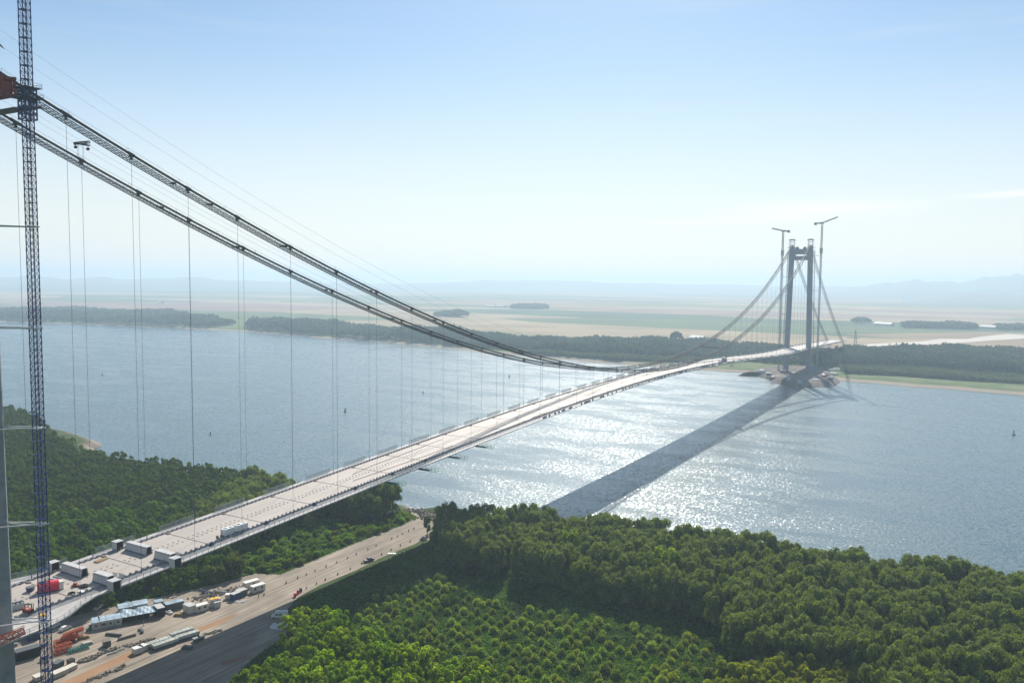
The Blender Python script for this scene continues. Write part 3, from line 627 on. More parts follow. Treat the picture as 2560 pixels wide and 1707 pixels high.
# second travelling gantry on the deck near midspan
def small(name, label, cat, loc, rz, parts, group=None):
    o = thing(name, label, cat, loc, rz, group)
    for nm, m, fn in parts:
        b = MB(); fn(b); b.build(nm, m, o)
    return o
yq = 690
small('deck_gantry', 'grey equipment cabin with outrigger platform on the deck close to midspan', 'gantry', (11.5, 700, deck_z(700)), 0, [
    ('cabin', M['greyp'], lambda b: b.box(-3.2, .6, -2.2, 2.2, 1.0, 4.6)),
    ('platform', M['steel'], lambda b: (b.box(-6, 7.5, -4, 4, .3, .9), b.box(5.2, 8.4, -3, 3, -3.8, -3.4), [b.bar((x, -3.9, .9), (x, -3.9, 2.2), .14) for x in (-6, -3, 0, 3, 6)], b.bar((-6, -3.9, 2.2), (7, -3.9, 2.2), .14), b.bar((7, 0, .6), (7.6, 0, -3.6), .3))),
    ('roof_rail', M['steel'], lambda b: (b.bar((-3.2, 2.2, 4.6), (-3.2, 2.2, 6), .14), b.bar((.6, 2.2, 4.6), (.6, 2.2, 6), .14), b.bar((-3.2, 2.2, 6), (.6, 2.2, 6), .14)))])

# ------------------------------------------------------------------ things on the deck
def DZ(x, y, h=0): return (x, y, deck_z(y)+h)
def shelter(b, L_, w, h, t=.45):
    # long welding shelter with sloping sides, open at both ends
    for s_ in (-1, 1):
        b.hexa([(-L_/2, s_*w/2-.08, 0), (L_/2, s_*w/2-.08, 0), (L_/2, s_*w/2+.08, 0), (-L_/2, s_*w/2+.08, 0)], [(-L_/2, s_*(w/2-t)-.08, h), (L_/2, s_*(w/2-t)-.08, h), (L_/2, s_*(w/2-t)+.08, h), (-L_/2, s_*(w/2-t)+.08, h)])
    b.box(-L_/2-.05, L_/2+.05, -(w/2-t)-.12, (w/2-t)+.12, h-.001, h+.14)
def ribs(b, L_, w, h, n, t=.45):
    for x in np.linspace(-L_/2+.4, L_/2-.4, n):
        for s_ in (-1, 1): b.bar((x, s_*(w/2+.1), .05), (x, s_*(w/2-t+.1), h), .07)
def shed(x0, x1, y, w, h, label, grp):
    o = thing('welding_shelter', label, 'shelter', DZ((x0+x1)/2, y), 0, grp); L_ = x1-x0
    b = MB(); shelter(b, L_, w, h); b.build('cover', M['panel'], o)
    b = MB(); ribs(b, L_, w, h, max(3, int(L_/1.6))); b.build('frame', M['greyp'], o)
    b = MB(); b.box(-L_/2, L_/2, -w/2-.2, -w/2-.1, .0, .22); b.build('base_rail', M['navy'], o)
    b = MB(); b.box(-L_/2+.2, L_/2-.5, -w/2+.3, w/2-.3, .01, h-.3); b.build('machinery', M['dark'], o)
    return o
g1 = 'grey welding shelters over the deck seams'
shed(-9.6, 1.3, 52.2, 2.6, 2.5, 'long grey tapered shelter across the far half of the deck, second row from the tower', g1)
shed(6.2, 14.2, 51.8, 2.8, 2.6, 'grey shelter on the right half of the deck beside the small walkway hut, second row', g1)
shed(-10.3, .2, 30.4, 2.6, 2.5, 'long grey tapered shelter on the far half of the deck above the red container', g1)
shed(6.0, 13.2, 30.6, 2.8, 2.6, 'grey shelter on the right half of the deck nearest the blue crane', g1)
def hut(x, y, w, d, h, label):
    o = thing('walkway_hut', label, 'hut', DZ(x, y, -.25), 0, 'small grey huts at the shelter ends')
    b = MB(); b.box(-w/2, -w/2+.1, -d/2, d/2, 0, h); b.box(-w/2, w/2, d/2-.1, d/2, 0, h); b.box(-w/2, w/2, -d/2, -d/2+.1, 0, h); b.build('wall', M['panel'], o)
    b = MB(); b.box(-w/2-.15, w/2+.15, -d/2-.15, d/2+.15, h, h+.14); b.build('roof', M['greyp'], o)
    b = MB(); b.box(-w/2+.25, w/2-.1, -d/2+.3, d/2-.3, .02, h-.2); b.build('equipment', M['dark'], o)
hut(-12.6, 50.2, 2.6, 2.6, 3.0, 'small grey hut at the far end of the second row of shelters')
hut(17.4, 50.0, 2.8, 2.6, 2.8, 'small open fronted hut on the right walkway, second row of shelters')
hut(-13.4, 28.6, 2.6, 2.6, 3.0, 'small grey hut at the far end of the first row of shelters')
hut(16.8, 29.2, 2.8, 2.6, 2.8, 'small open fronted hut on the right walkway nearest the blue crane')
def panel(x, y, label):
    small('screen_panel', label, 'screen', DZ(x, y), R(8), [('frame', M['rail'], lambda b: (b.bar((-.95, 0, 0), (-.95, 0, 1.7), .08), b.bar((.95, 0, 0), (.95, 0, 1.7), .08), b.bar((-.95, 0, .05), (-.95, 1, .05), .08), b.bar((.95, 0, .05), (.95, 1, .05), .08))),
        ('board', M['greyp'], lambda b: b.box(-.9, .9, -.04, .04, .35, 1.7))], 'grey screens standing on the deck')
panel(9.6, 54.6, 'left of two grey screens beside the second row shelter'); panel(11.8, 55.2, 'right of two grey screens beside the second row shelter')
panel(9.4, 34.4, 'left of two grey screens beside the shelter nearest the crane'); panel(11.6, 35.0, 'right of two grey screens beside the shelter nearest the crane')
def van_box(x, y, L_, label):
    o = thing('site_container', label, 'container', DZ(x, y), R(2), 'white containers on the deck')
    b = MB(); b.box(-1.15, 1.15, -L_/2, L_/2, .35, 2.6); b.build('body', M['white'], o)
    b = MB(); b.box(-1.1, 1.1, -L_/2+.05, L_/2-.05, 0, .35); b.build('skid', M['dark'], o)
    b = MB(); b.box(-.6, .5, -L_/2+.6, -L_/2+1.8, 2.6, 2.68); b.box(-.6, .5, L_/2-1.4, L_/2-.6, 2.6, 2.66); b.build('roof_vent', M['steel'], o)
    b = MB()
    for y_ in np.linspace(-L_/2+.25, L_/2-.25, 9): b.box(1.15, 1.18, y_-.03, y_+.03, .4, 2.55)
    b.box(-.85, -.1, -L_/2-.03, -L_/2, .5, 2.2); b.build('door', M['greyp'], o)
van_box(9.6, 77.6, 4.4, 'white container on the deck, nearer of the pair'); van_box(10.2, 83, 4.6, 'white container on the deck, farther of the pair')
for i, (x, y, l) in enumerate(((10.2, 72.6, 'nearer of two small dark cabinets beside the white deck containers'), (10.6, 74.0, 'farther of two small dark cabinets beside the white deck containers'))):
    small('cabinet', l, 'cabinet', DZ(x, y), 0, [('box', M['seam'], lambda b: b.box(-.35, .35, -.3, .3, .35, 1.5)), ('stand', M['dark'], lambda b: [b.bar((sx*.3, sy*.25, 0), (sx*.3, sy*.25, .36), .06) for sx in (-1, 1) for sy in (-1, 1)])], 'dark cabinets on the deck')
# red container, tub, forklift, reels by the tower
small('site_container', 'bright red container on the deck behind the blue crane mast', 'container', DZ(1.2, 18.6), R(-24), [
    ('body', M['scarlet'], lambda b: b.extr([(-1.15, .3), (1.15, .3), (1.15, 2.35), (.6, 2.8), (-1.15, 2.8)], -2.9, 2.6)),
    ('end_frame', M['cream'], lambda b: (b.box(-1.25, 1.25, 2.6, 3.7, .2, 2.5),)), ('skid', M['dark'], lambda b: b.box(-1.2, 1.2, -3, 3.8, 0, .3))])
small('tub', 'dark blue six sided tub standing on the deck by the grey tower leg', 'tub', DZ(-3.6, 15.8), 0, [
    ('shell', M['navy'], lambda b: b.tube([(0, 0, 0), (0, 0, 1.25)], [1.0, 1.25], 6, True)), ('rim', M['steel'], lambda b: b.tube([(0, 0, 1.2), (0, 0, 1.32)], [1.32, 1.32], 6))])
def forklift(b): pass
o = thing('forklift', 'orange red forklift truck on the deck beside the grey tower leg', 'forklift', DZ(11.1, 7.1), R(-75))
b = MB(); b.extr([(-1.5, .4), (1.1, .4), (1.1, 1.1), (-.1, 1.15), (-.4, 1.35), (-1.45, 1.4), (-1.7, .9)], -.65, .65, 'x'); b.build('body', M['redor'], o)
b = MB()
for sx in (-1, 1):
    for y_ in (-.9, .7): b.bar((sx*.5, y_, 1.2), (sx*.5, y_*.8, 2.4), .09)
b.box(-.6, .6, -.85, .75, 2.4, 2.48); b.build('cage', M['dark'], o)
b = MB(); [b.bar((sx*.35, 1.25, .1), (sx*.35, 1.3, 2.7), .14) for sx in (-1, 1)]; b.box(-.5, .5, 1.2, 1.35, .5, 1.2); [b.box(sx*.3-.07, sx*.3+.07, 1.3, 2.4, .1, .17) for sx in (-1, 1)]; b.build('mast', M['dark'], o)
for sx in (-1, 1):
    for y_ in (-1.0, .7): b = MB(); b.tube([(sx*.5, y_, .38), (sx*.8, y_, .38)], .38, 10); b.build('wheel', M['tyre'], o)
for k, (dx, dy) in enumerate(((0, 0), (.4, 1.0), (.8, 2.0), (1.1, 3.0))):
    p = DZ(4.6+dx, 5.2+dy); lab = ['nearest', 'second', 'third', 'farthest'][k]
    small('cable_reel', f'{lab} in a row of grey cable reels on the deck beside the forklift', 'cable reel', p, R(-20), [('flange', M['greyp'], lambda b: (b.tube([(-1.3, 0, .85), (-1.2, 0, .85)], .85, 14), b.tube([(1.2, 0, .85), (1.3, 0, .85)], .85, 14))), ('drum', M['steel'], lambda b: b.tube([(-1.2, 0, .85), (1.2, 0, .85)], .55, 12))], 'cable reels on the deck')
small('pallet_stack', 'flat stack of yellowish planks on the deck near the second shelter row', 'planks', DZ(-7.8, 41), R(5), [('plank', M['wood'], lambda b: [b.box(-1+.34*k, -.72+.34*k, -2, 2, .05+.1*(k % 2), .3) for k in range(6)])])
small('rope_coil', 'large dark coil of rope beside the nearest shelter', 'rope coil', DZ(7.6, 25.6), 0, [('coil', M['dark'], lambda b: (b.tube([(1.2*math.cos(a), 1.0*math.sin(a), .3) for a in np.linspace(0, 6.28, 17)], .3, 7, False), b.tube([(.7*math.cos(a), .6*math.sin(a), .5) for a in np.linspace(0, 6.28, 15)], .25, 7, False))), ('tail', M['dark'], lambda b: b.tube([(-.9, -.6, .2), (-2, -1.6, .2), (-2.8, -1.6, .15)], .2, 6))])
small('rope_coil', 'smaller dark rope coil at the right kerb of the deck', 'rope coil', DZ(9.4, 20.6), 0, [('coil', M['dark'], lambda b: b.tube([(.9*math.cos(a), .8*math.sin(a), .25) for a in np.linspace(0, 6.28, 15)], .26, 7, False))])
small('winch', 'small dark red winch on the deck right of the red container', 'winch', DZ(4.8, 24.5), R(30), [('frame', M['red'], lambda b: (b.box(-.9, .9, -.6, .6, 0, .4), b.bar((-.9, -.5, .4), (.6, -.5, 1.2), .12), b.bar((-.9, .5, .4), (.6, .5, 1.2), .12))), ('drum', M['red'], lambda b: b.tube([(0, -.5, .8), (0, .5, .8)], .45, 10))])
small('white_slab', 'pale rectangular board lying on the deck next to the smaller rope coil', 'board', DZ(10.6, 23.2), R(12), [('board', M['white'], lambda b: b.box(-1.2, 1.2, -.8, .8, .02, .14)), ('edge', M['greyp'], lambda b: (b.box(-1.25, 1.25, -.86, -.8, 0, .2), b.box(-1.25, 1.25, .8, .86, 0, .2)))])
small('scaffold_tray', 'shallow grey steel tray on the deck left of the red container', 'tray', DZ(-5.6, 24.4), R(10), [('tray', M['greyp'], lambda b: (b.box(-1.9, 1.9, -.9, .9, .1, .25), b.box(-1.9, 1.9, -1, -.9, .1, .7), b.box(-1.9, 1.9, .9, 1, .1, .7)))])
small('yellow_cover', 'round yellow cover on the walkway behind the blue crane', 'cover', DZ(15.8, 8.4, -.3), 0, [('disc', M['yellow'], lambda b: b.tube([(0, 0, 0), (0, 0, .35)], [1.1, 1.0], 14)), ('rim', M['block'], lambda b: b.tube([(0, 0, 0), (0, 0, .2)], 1.3, 14))])
for k, (x, y) in enumerate(((11.3, 68.6), (11.5, 93.2), (11.6, 118), (11.6, 142.2), (11.7, 166.8), (11.7, 191.4))):
    small('seam_cover', f'{["first","second","third","fourth","fifth","sixth"][k]} dark covered box along the right deck edge, counting from the shelters' if k else 'dark blue covered box at the right end of the deck seam nearest the shelters', 'box', DZ(x+.9, y, -.2), R(20), [('cover', M['navy'] if k < 3 else M['steel'], lambda b: b.hexa([(-.7, -.5, 0), (.7, -.5, 0), (.7, .5, 0), (-.7, .5, 0)], [(-.4, -.2, 1.0), (.3, -.2, 1.1), (.3, .3, 1.1), (-.4, .3, 1.0)]))], 'covered boxes at the deck seams')

# ------------------------------------------------------------------ yard: cabins, vehicles, materials
def ori(u0, v0, u1, v1):
    a, b_ = G(u0, v0), G(u1, v1); return a, b_, math.atan2(b_[1]-a[1], b_[0]-a[0]), math.hypot(b_[0]-a[0], b_[1]-a[1])
def cabin(name, u0, v0, u1, v1, d, h, label, m, roofm, cat='cabin', wins=(), door=None, group=None, trim=None, L_=None):
    """front bottom edge runs from photo point 0 to 1; depth d goes away from the river camera"""
    a, b_, rz, L0 = ori(u0, v0, u1, v1); L_ = L_ or L0
    o = thing(name, label, cat, (a[0], a[1], GZ+.03), rz, group)
    b = MB(); b.box(0, L_, 0, d, .12, h); b.build('body', m, o)
    b = MB(); b.box(-.08, L_+.08, -.1, d+.08, h, h+.16); b.build('roof', roofm, o)
    b = MB(); b.box(.05, L_-.05, .05, d-.05, 0, .12); b.build('base_frame', M['steel'], o)
    for x in wins:
        b = MB(); b.box(x*L_-.5, x*L_+.5, -.05, -.01, 1.15, 2.1); w = b.build('window', M['greyp'], o)
        b = MB(); b.box(x*L_-.42, x*L_+.42, -.07, -.052, 1.22, 2.03); b.build('pane', M['glass'], w)
    if door is not None:
        b = MB(); b.box(door*L_-.5, door*L_+.5, -.05, -.01, .15, 2.2); w = b.build('door', M['navy'], o)
        b = MB(); b.box(door*L_-.38, door*L_+.38, -.07, -.052, .3, 2.05); b.build('door_panel', M['white'], w)
    if trim:
        b = MB()
        for x in np.linspace(0.05, L_-.05, max(2, int(L_/2.4))): b.box(x-.05, x+.05, -.06, 0, .12, h)
        b.build('post', trim, o)
    return o
def c8(x, y): return 480+x/7.84, 1400+y/7.84
def c7(x, y): return 200+x/6.533, 1440+y/6.533
cabin('site_cabin', *c8(1195, 655), *c8(1440, 580), 2.4, 2.6, 'front white site cabin with a door and two windows beside the haul road', M['cream'], M['white'], wins=(.18, .72), door=.42, group='white site cabins')
cabin('site_cabin', *c8(1050, 580), *c8(1320, 500), 2.4, 2.6, 'rear white site cabin behind the one with the door', M['cream'], M['white'], group='white site cabins', wins=(.6,))
cabin('site_cabin', *c8(815, 800), *c8(960, 740), 2.2, 2.5, 'dark blue container with pale roof', M['navy'], M['greyp'], 'container', trim=M['navy'])
cabin('site_cabin', *c8(930, 735), *c8(1090, 680), 3.0, 2.4, 'dark grey container right of the blue one', M['steel'], M['greyp'], 'container', trim=M['steel'])
cabin('bulk_bag_stack', *c8(650, 770), *c8(790, 765), 2.0, 1.8, 'grey crate heaped with crumpled white bags', M['greyp'], M['white'], 'bags')
cabin('site_cabin', *c7(2125, 520), *c7(2300, 480), 2.4, 2.7, 'pale cabin with a yellow covered roof', M['cream'], M['cream'], wins=(), group=None)
small('tarp_cover', 'bright yellow tarp lying in two pieces on the pale cabin roof', 'tarp', (G(*c7(2125, 520))[0], G(*c7(2125, 520))[1], GZ+2.9), ori(*c7(2125, 520), *c7(2300, 480))[2], [('sheet', M['yellow'], lambda b: (b.box(.3, 1.9, .3, 2.1, 0, .28), b.box(2.15, 3.7, .3, 2.1, 0, .28)))])
cabin('tool_locker', *c7(2200, 530), *c7(2300, 505), 1.6, 2.2, 'tall grey locker in front of the yellow roofed cabin', M['greyp'], M['greyp'], 'locker')
cabin('site_cabin', *c7(1900, 605), *c7(2100, 550), 2.4, 2.5, 'low white cabin with two dark windows', M['cream'], M['white'], wins=(.25, .72))
cabin('site_cabin', *c7(1785, 630), *c7(1900, 590), 4.4, 3.0, 'narrow tall pale cabin with a grey sloping roof', M['cream'], M['greyp'])
cabin('site_cabin', *c7(1410, 580), *c7(1700, 510), 3.0, 2.6, 'dark shaded container with pale tarpaulin roof', M['steel'], M['tarp'], 'container', trim=M['steel'])
cabin('open_shed', *c7(1270, 680), *c7(1390, 650), 5.0, 3.4, 'open steel shed with grey sheet roof at the end of the tarpaulin shelter', M['dark'], M['greyp'], 'shed')
cabin('open_shed', *c7(1230, 560), *c7(1370, 530), 3.0, 3.0, 'pale roofed box shed behind the open steel shed', M['greyp'], M['tarp'], 'shed')
# long row of joined site offices
offs = [(200, 890, 325, 868), (330, 867, 435, 845), (442, 843, 560, 822), (570, 820, 680, 800)]
for k, q in enumerate(offs):
    nm = ['first', 'second', 'third', 'fourth'][k]
    cabin('site_office', *c7(q[0], q[1]), *c7(q[2], q[3]), 5.4, 2.7, f'{nm} grey white office container from the left in the joined row', M['greyp'], M['tarp'], 'site office', wins=(.35, .72) if k in (1,) else (.5,), group='joined office containers', trim=M['cream'])
# tarpaulin shelter
a, b_, rz, L_ = ori(*c7(690, 800), *c7(1270, 690))
o = thing('tarp_shelter', 'long shelter roofed with stretched blue grey tarpaulin beside the office row', 'shelter', (a[0], a[1], GZ+.03), rz)
b = MB(); nx, ny = 14, 6; V = [(L_*i/nx, .2+6.2*j/ny, 2.7+.9*j/ny*(.6+.4*math.sin(i*.9))+.16*math.sin(i*2.1+j)) for i in range(nx+1) for j in range(ny+1)]
b.add(V+[(x, y, z-.06) for x, y, z in V], [(i*(ny+1)+j, (i+1)*(ny+1)+j, (i+1)*(ny+1)+j+1, i*(ny+1)+j+1) for i in range(nx) for j in range(ny)]+[tuple(k+(nx+1)*(ny+1) for k in (i*(ny+1)+j+1, (i+1)*(ny+1)+j+1, (i+1)*(ny+1)+j, i*(ny+1)+j)) for i in range(nx) for j in range(ny)])
b.build('tarpaulin', M['tarp'], o)
for x in np.linspace(0, L_, 6):
    for y in (.3, 6.2): b = MB(); b.bar((x, y, 0), (x, y, 2.75 if y < 1 else 3.1), .12); b.build('post', M['steel'], o)
b = MB(); b.bar((0, .2, 2.66), (L_, .2, 2.66), .14); b.box(.5, L_*.8, 2.5, 5.8, 0, 1.6); b.build('stored_goods', M['dark'], o)
small('flat_roof_shed', 'low shed with grey patched roof behind the tarpaulin shelter', 'shed', (*G(*c7(640, 640))[:2], GZ+.03), rz, [('wall', M['greyp'], lambda b: (b.box(0, 10, 0, .2, 0, 2.5), b.box(0, 10, 4.8, 5, 0, 2.5), b.box(0, .2, .2, 4.8, 0, 2.5), b.box(9.8, 10, .2, 4.8, 0, 2.5))), ('roof', M['tarp'], lambda b: (b.box(-.2, 4.8, -.2, 5.2, 2.5, 2.66), b.box(4.9, 10.3, -.2, 5.2, 2.62, 2.78)))])
small('portable_toilet', 'green cubicle at the left end of the office row', 'toilet', (*G(*c7(150, 890))[:2], GZ+.03), rz, [('body', M['teal'], lambda b: b.box(0, 1.2, 0, 1.3, .1, 2.2)), ('roof', M['white'], lambda b: b.hexa([(-.05, -.05, 2.2), (1.25, -.05, 2.2), (1.25, 1.35, 2.2), (-.05, 1.35, 2.2)], [(.2, .2, 2.4), (1, .2, 2.4), (1, 1.1, 2.4), (.2, 1.1, 2.4)])), ('base', M['steel'], lambda b: b.box(.05, 1.15, .05, 1.25, 0, .1))])
# vehicles
def vehicle(name, label, cat, u, v, rz, L_, W_, H_, m, van=False, group=None, pickup=False, sc=1):
    o = thing(name, label, cat, (*G(u, v)[:2], GZ+.04), rz, group)
    if van: prof = [(-L_/2, .4), (L_/2, .4), (L_/2, 1.0), (L_/2-.5, 1.25), (L_/2-1.5, H_-.15), (L_/2-1.9, H_), (-L_/2+.1, H_), (-L_/2, H_-.3)]
    elif pickup: prof = [(-L_/2, .45), (L_/2, .45), (L_/2, 1.0), (L_/2-1.1, 1.1), (L_/2-1.8, H_), (L_/2-3.1, H_), (L_/2-3.3, 1.15), (-L_/2, 1.15)]
    else: prof = [(-L_/2, .4), (L_/2, .4), (L_/2, .85), (L_/2-1.0, .98), (L_/2-1.7, H_), (-L_/2+.9, H_), (-L_/2+.15, 1.0), (-L_/2, .9)]
    w = W_/2; n = len(prof); V = []
    for x, z in prof: ins = .0 if z < 1.15 else .14*(z-1.1)/(H_-1.1); V.append((x, -w+ins, z))
    for x, z in prof: ins = .0 if z < 1.15 else .14*(z-1.1)/(H_-1.1); V.append((x, w-ins, z))
    b = MB(); b.add(V, [tuple(range(n)), tuple(range(n, 2*n))[::-1]]+[(i, n+i, n+(i+1) % n, (i+1) % n) for i in range(n)]); bd = b.build('body', m, o)
    for s_ in (-1, 1):
        for x in (-L_/2+.85, L_/2-.9):
            b = MB(); b.tube([(x, s_*(w-.22), .36), (x, s_*(w+.02), .36)], .36, 12); wh = b.build('wheel', M['tyre'], o)
            b = MB(); b.tube([(x, s_*(w+.021), .36), (x, s_*(w+.04), .36)], .2, 10); b.build('rim', M['greyp'], wh)
        zs = (1.2, min(H_-.35, 1.75)); xa = L_/2-(1.75 if van else 1.65 if not pickup else 1.75)
        b = MB(); o1, o2 = s_*(w+.012-.14*(zs[0]-1.1)/(H_-1.1)), s_*(w+.012-.14*(zs[1]-1.1)/(H_-1.1))
        if not van: zs = (1.02, H_-.1)
        def pane(x0, x1):
            V = [(x0, o1, zs[0]), (x1, o1, zs[0]), (x1-.25, o2, zs[1]), (x0, o2, zs[1])]; b.add(V, [(0, 1, 2, 3)])
        pane(xa-.75, xa+.25); pane(xa-2.0, xa-.9) if not pickup else None
        b.build('side_window', M['glass'], o)
    i = 3 if (van or not van) else 3
    x0, z0 = prof[3]; x1, z1 = prof[4]; k0, k1 = .12, .9
    nx_, nz_ = (z1-z0), -(x1-x0); ln = math.hypot(nx_, nz_); ox, oz = .02*nx_/ln, .02*nz_/ln
    b = MB(); b.add([(x0+(x1-x0)*k0+ox, -w+.12, z0+(z1-z0)*k0+oz), (x0+(x1-x0)*k0+ox, w-.12, z0+(z1-z0)*k0+oz), (x0+(x1-x0)*k1+ox, w-.22, z0+(z1-z0)*k1+oz), (x0+(x1-x0)*k1+ox, -w+.22, z0+(z1-z0)*k1+oz)], [(0, 1, 2, 3)]); b.build('windscreen', M['glass'], o)
    for s_ in (-1, 1): b = MB(); b.box(L_/2-.01, L_/2+.03, s_*(w-.35)-.15, s_*(w-.35)+.15, .68, .86); b.build('headlight', M['white'], o)
    return o
q0, q1 = G(*c8(1880, 1110)), G(*c8(1560, 1125))
vehicle('van', 'white panel van parked in shade at the edge of the haul road', 'van', *c8(1720, 1120), math.atan2(q1[1]-q0[1], q1[0]-q0[0]), 6.0, 2.0, 2.55, M['white'], van=True)
vehicle('pickup_truck', 'dark pickup parked at the shaded edge of the haul road', 'pickup', 922, 1403, R(80), 5.3, 1.9, 1.8, M['steel'], pickup=True)
vehicle('parked_car', 'white car parked right of the blue crane, in the open yard', 'car', 163, 1574, R(100), 4.3, 1.8, 1.5, M['white'], group='white cars under the bridge')
vehicle('parked_car', 'white car half hidden behind the blue crane mast', 'car', 135, 1568, R(100), 4.3, 1.8, 1.5, M['white'], group='white cars under the bridge')
vehicle('parked_car', 'white car in deep shade under the deck, facing the yard', 'car', *c7(300, 530), R(-60), 4.3, 1.8, 1.5, M['white'], group='white cars under the bridge')
vehicle('parked_car', 'white car in deep shade behind the low patched roof shed', 'car', *c7(745, 490), R(-60), 4.3, 1.8, 1.5, M['white'], group='white cars under the bridge')
# precast beams
def beam(u0, v0, u1, v1, label, w=2.2, h=1.3, fins=True):
    a, b_, rz, L_ = ori(u0, v0, u1, v1); o = thing('precast_beam', label, 'concrete beam', (a[0], a[1], GZ+.03), rz, 'grey precast units stacked beside the road')
    b = MB(); b.box(0, L_, 0, w, .9, h+.6); b.build('slab', M['precast'], o)
    b = MB(); b.box(.2, L_-.2, .2, .8, 0, .9); b.box(.2, L_-.2, w-.8, w-.2, 0, .9); b.build('web', M['steel'], o)
    b = MB(); [b.box(x-.08, x+.08, y-.08, y+.08, h+.6, h+.85) for x in np.linspace(.8, L_-.8, max(2, int(L_/2.2))) for y in (.5, w-.5)]; b.build('lifting_loop', M['steel'], o)
beam(*c7(1125, 1200), *c7(1500, 1075), 'grey precast beam directly right of the two white crates')
beam(*c7(1215, 1230), *c7(1610, 1095), 'grey precast beam with rough dark joints nearest the shaded road')
beam(*c7(1500, 1040), *c7(1860, 925), 'grey precast beam farthest from the white crates')
beam(*c7(1600, 1085), *c7(1960, 975), 'grey precast beam beside the two small shaded slabs')
beam(*c7(1875, 1085), *c7(1985, 1045), 'larger small slab in shade next to the long beams', 1.8, .6)
beam(*c7(1965, 1055), *c7(2050, 1015), 'smaller slab in shade next to the long beams', 1.8, .6)
cabin('crate', *c7(895, 1290), *c7(1040, 1240), 2.3, 1.9, 'larger white topped crate at the left end of the precast beams', M['cream'], M['white'], 'crate')
cabin('crate', *c7(1030, 1245), *c7(1115, 1200), 2.3, 1.9, 'smaller white topped crate between the large crate and the beams', M['cream'], M['white'], 'crate')
def c5(x, y): return x/6.907, 1480+y/6.907
cabin('crate', *c5(950, 1500), *c5(1180, 1400), 2.6, 1.5, 'cream flat topped crate right beside the foot of the blue crane', M['block'], M['cream'], 'crate')
cabin('crate', *c5(1170, 1390), *c5(1340, 1310), 2.2, 1.3, 'second cream crate beyond the one at the crane foot', M['block'], M['cream'], 'crate')
cabin('crate', *c5(620, 1550), *c5(760, 1500), 2.6, 1.3, 'cream crate half cut by the bottom of the picture left of the crane', M['block'], M['cream'], 'crate')
cabin('skip', *c5(985, 1330), *c5(1110, 1260), 2.2, 1.7, 'dark green steel skip beside the cream crates', M['steel'], M['steel'], 'skip')
cabin('skip', *c5(1210, 1260), *c5(1300, 1220), 1.8, 1.4, 'small rusty skip beyond the dark green one', M['seam'], M['dark'], 'skip')
cabin('skip', *c5(1790, 960), *c5(1920, 930), 2.4, 1.9, 'brown topped dark skip beside the rubble line', M['steel'], M['seam'], 'skip')
cabin('water_tank', *c5(290, 1210), *c5(700, 1090), 3.2, 3.1, 'long black container between tower leg and blue crane', M['dark'], M['steel'], 'container')
cabin('site_container', *c5(290, 770), *c5(470, 700), 3, 2.6, 'black container below the deck edge beside the tower leg', M['dark'], M['steel'], 'container')
cabin('site_container', *c5(500, 860), *c5(700, 800), 3, 2.4, 'navy container in shade left of the blue crane', M['navy'], M['navy'], 'container')
# orange rig and lattice sections
o = thing('drilling_rig', 'bright orange machine frame parked in the yard right of the blue crane', 'machine', (*G(*c5(1150, 860))[:2], GZ), R(72))
b = MB(); b.box(-1.6, 3.6, -1.3, 1.1, 1.0, 2.3); b.tube([(2.2, -1.4, 1.9), (2.2, 1.2, 1.9)], 1.1, 12); b.build('body', M['orange'], o)
b = MB()
for k in range(7): b.tube([(3.2+.35*k, .9*math.cos(a), 1.9+.9*math.sin(a)) for a in np.linspace(0, 6.28, 13)], .09, 5, False)
b.lattice((-1, 0, 2.6), (5.6, .4, 3.4), 1.2, .9, 1.1, .12); b.build('cage', M['orange'], o)
for s_ in (-1.4, 1.0): b = MB(); b.box(-3, 2.2, s_-.3, s_+.3, 0, .95); b.build('track', M['dark'], o)
for k, (pa, pb, lab) in enumerate((((930, 930), (1290, 840), 'orange lattice section lying nearest the orange machine'), ((960, 1010), (1230, 930), 'red orange lattice section with cross frames lying in the middle of the yard'), ((930, 1090), (1180, 1010), 'brown red lattice section lying beside the green mesh'))):
    a, b_, rz, L_ = ori(*c5(*pa), *c5(*pb)); o = thing('lattice_section', lab, 'lattice section', (a[0], a[1], GZ), rz, 'lattice sections lying in the yard')
    b = MB(); b.lattice((0, 0, .9), (L_, 0, .9), 1.6, 1.5, 1.5, .13); b.build('truss', M['orange'] if k < 2 else M['redor'], o)
a, b_, rz, L_ = ori(*c5(1180, 1060), *c5(1530, 960)); o = thing('mesh_stack', 'heap of green steel mesh panels lying in the yard', 'steel mesh', (a[0], a[1], GZ), rz)
for k in range(4):
    b = MB(); z = .15+.28*k
    for x in np.arange(0, L_, .9): b.bar((x, -1.2+.2*k, z), (x+.3, 1.6+.2*k, z+.1), .09)
    for y in np.arange(-1.2, 1.7, .7): b.bar((0, y+.2*k, z), (L_, y+.2*k, z+.1), .09)
    b.build('panel', M['teal'], o)
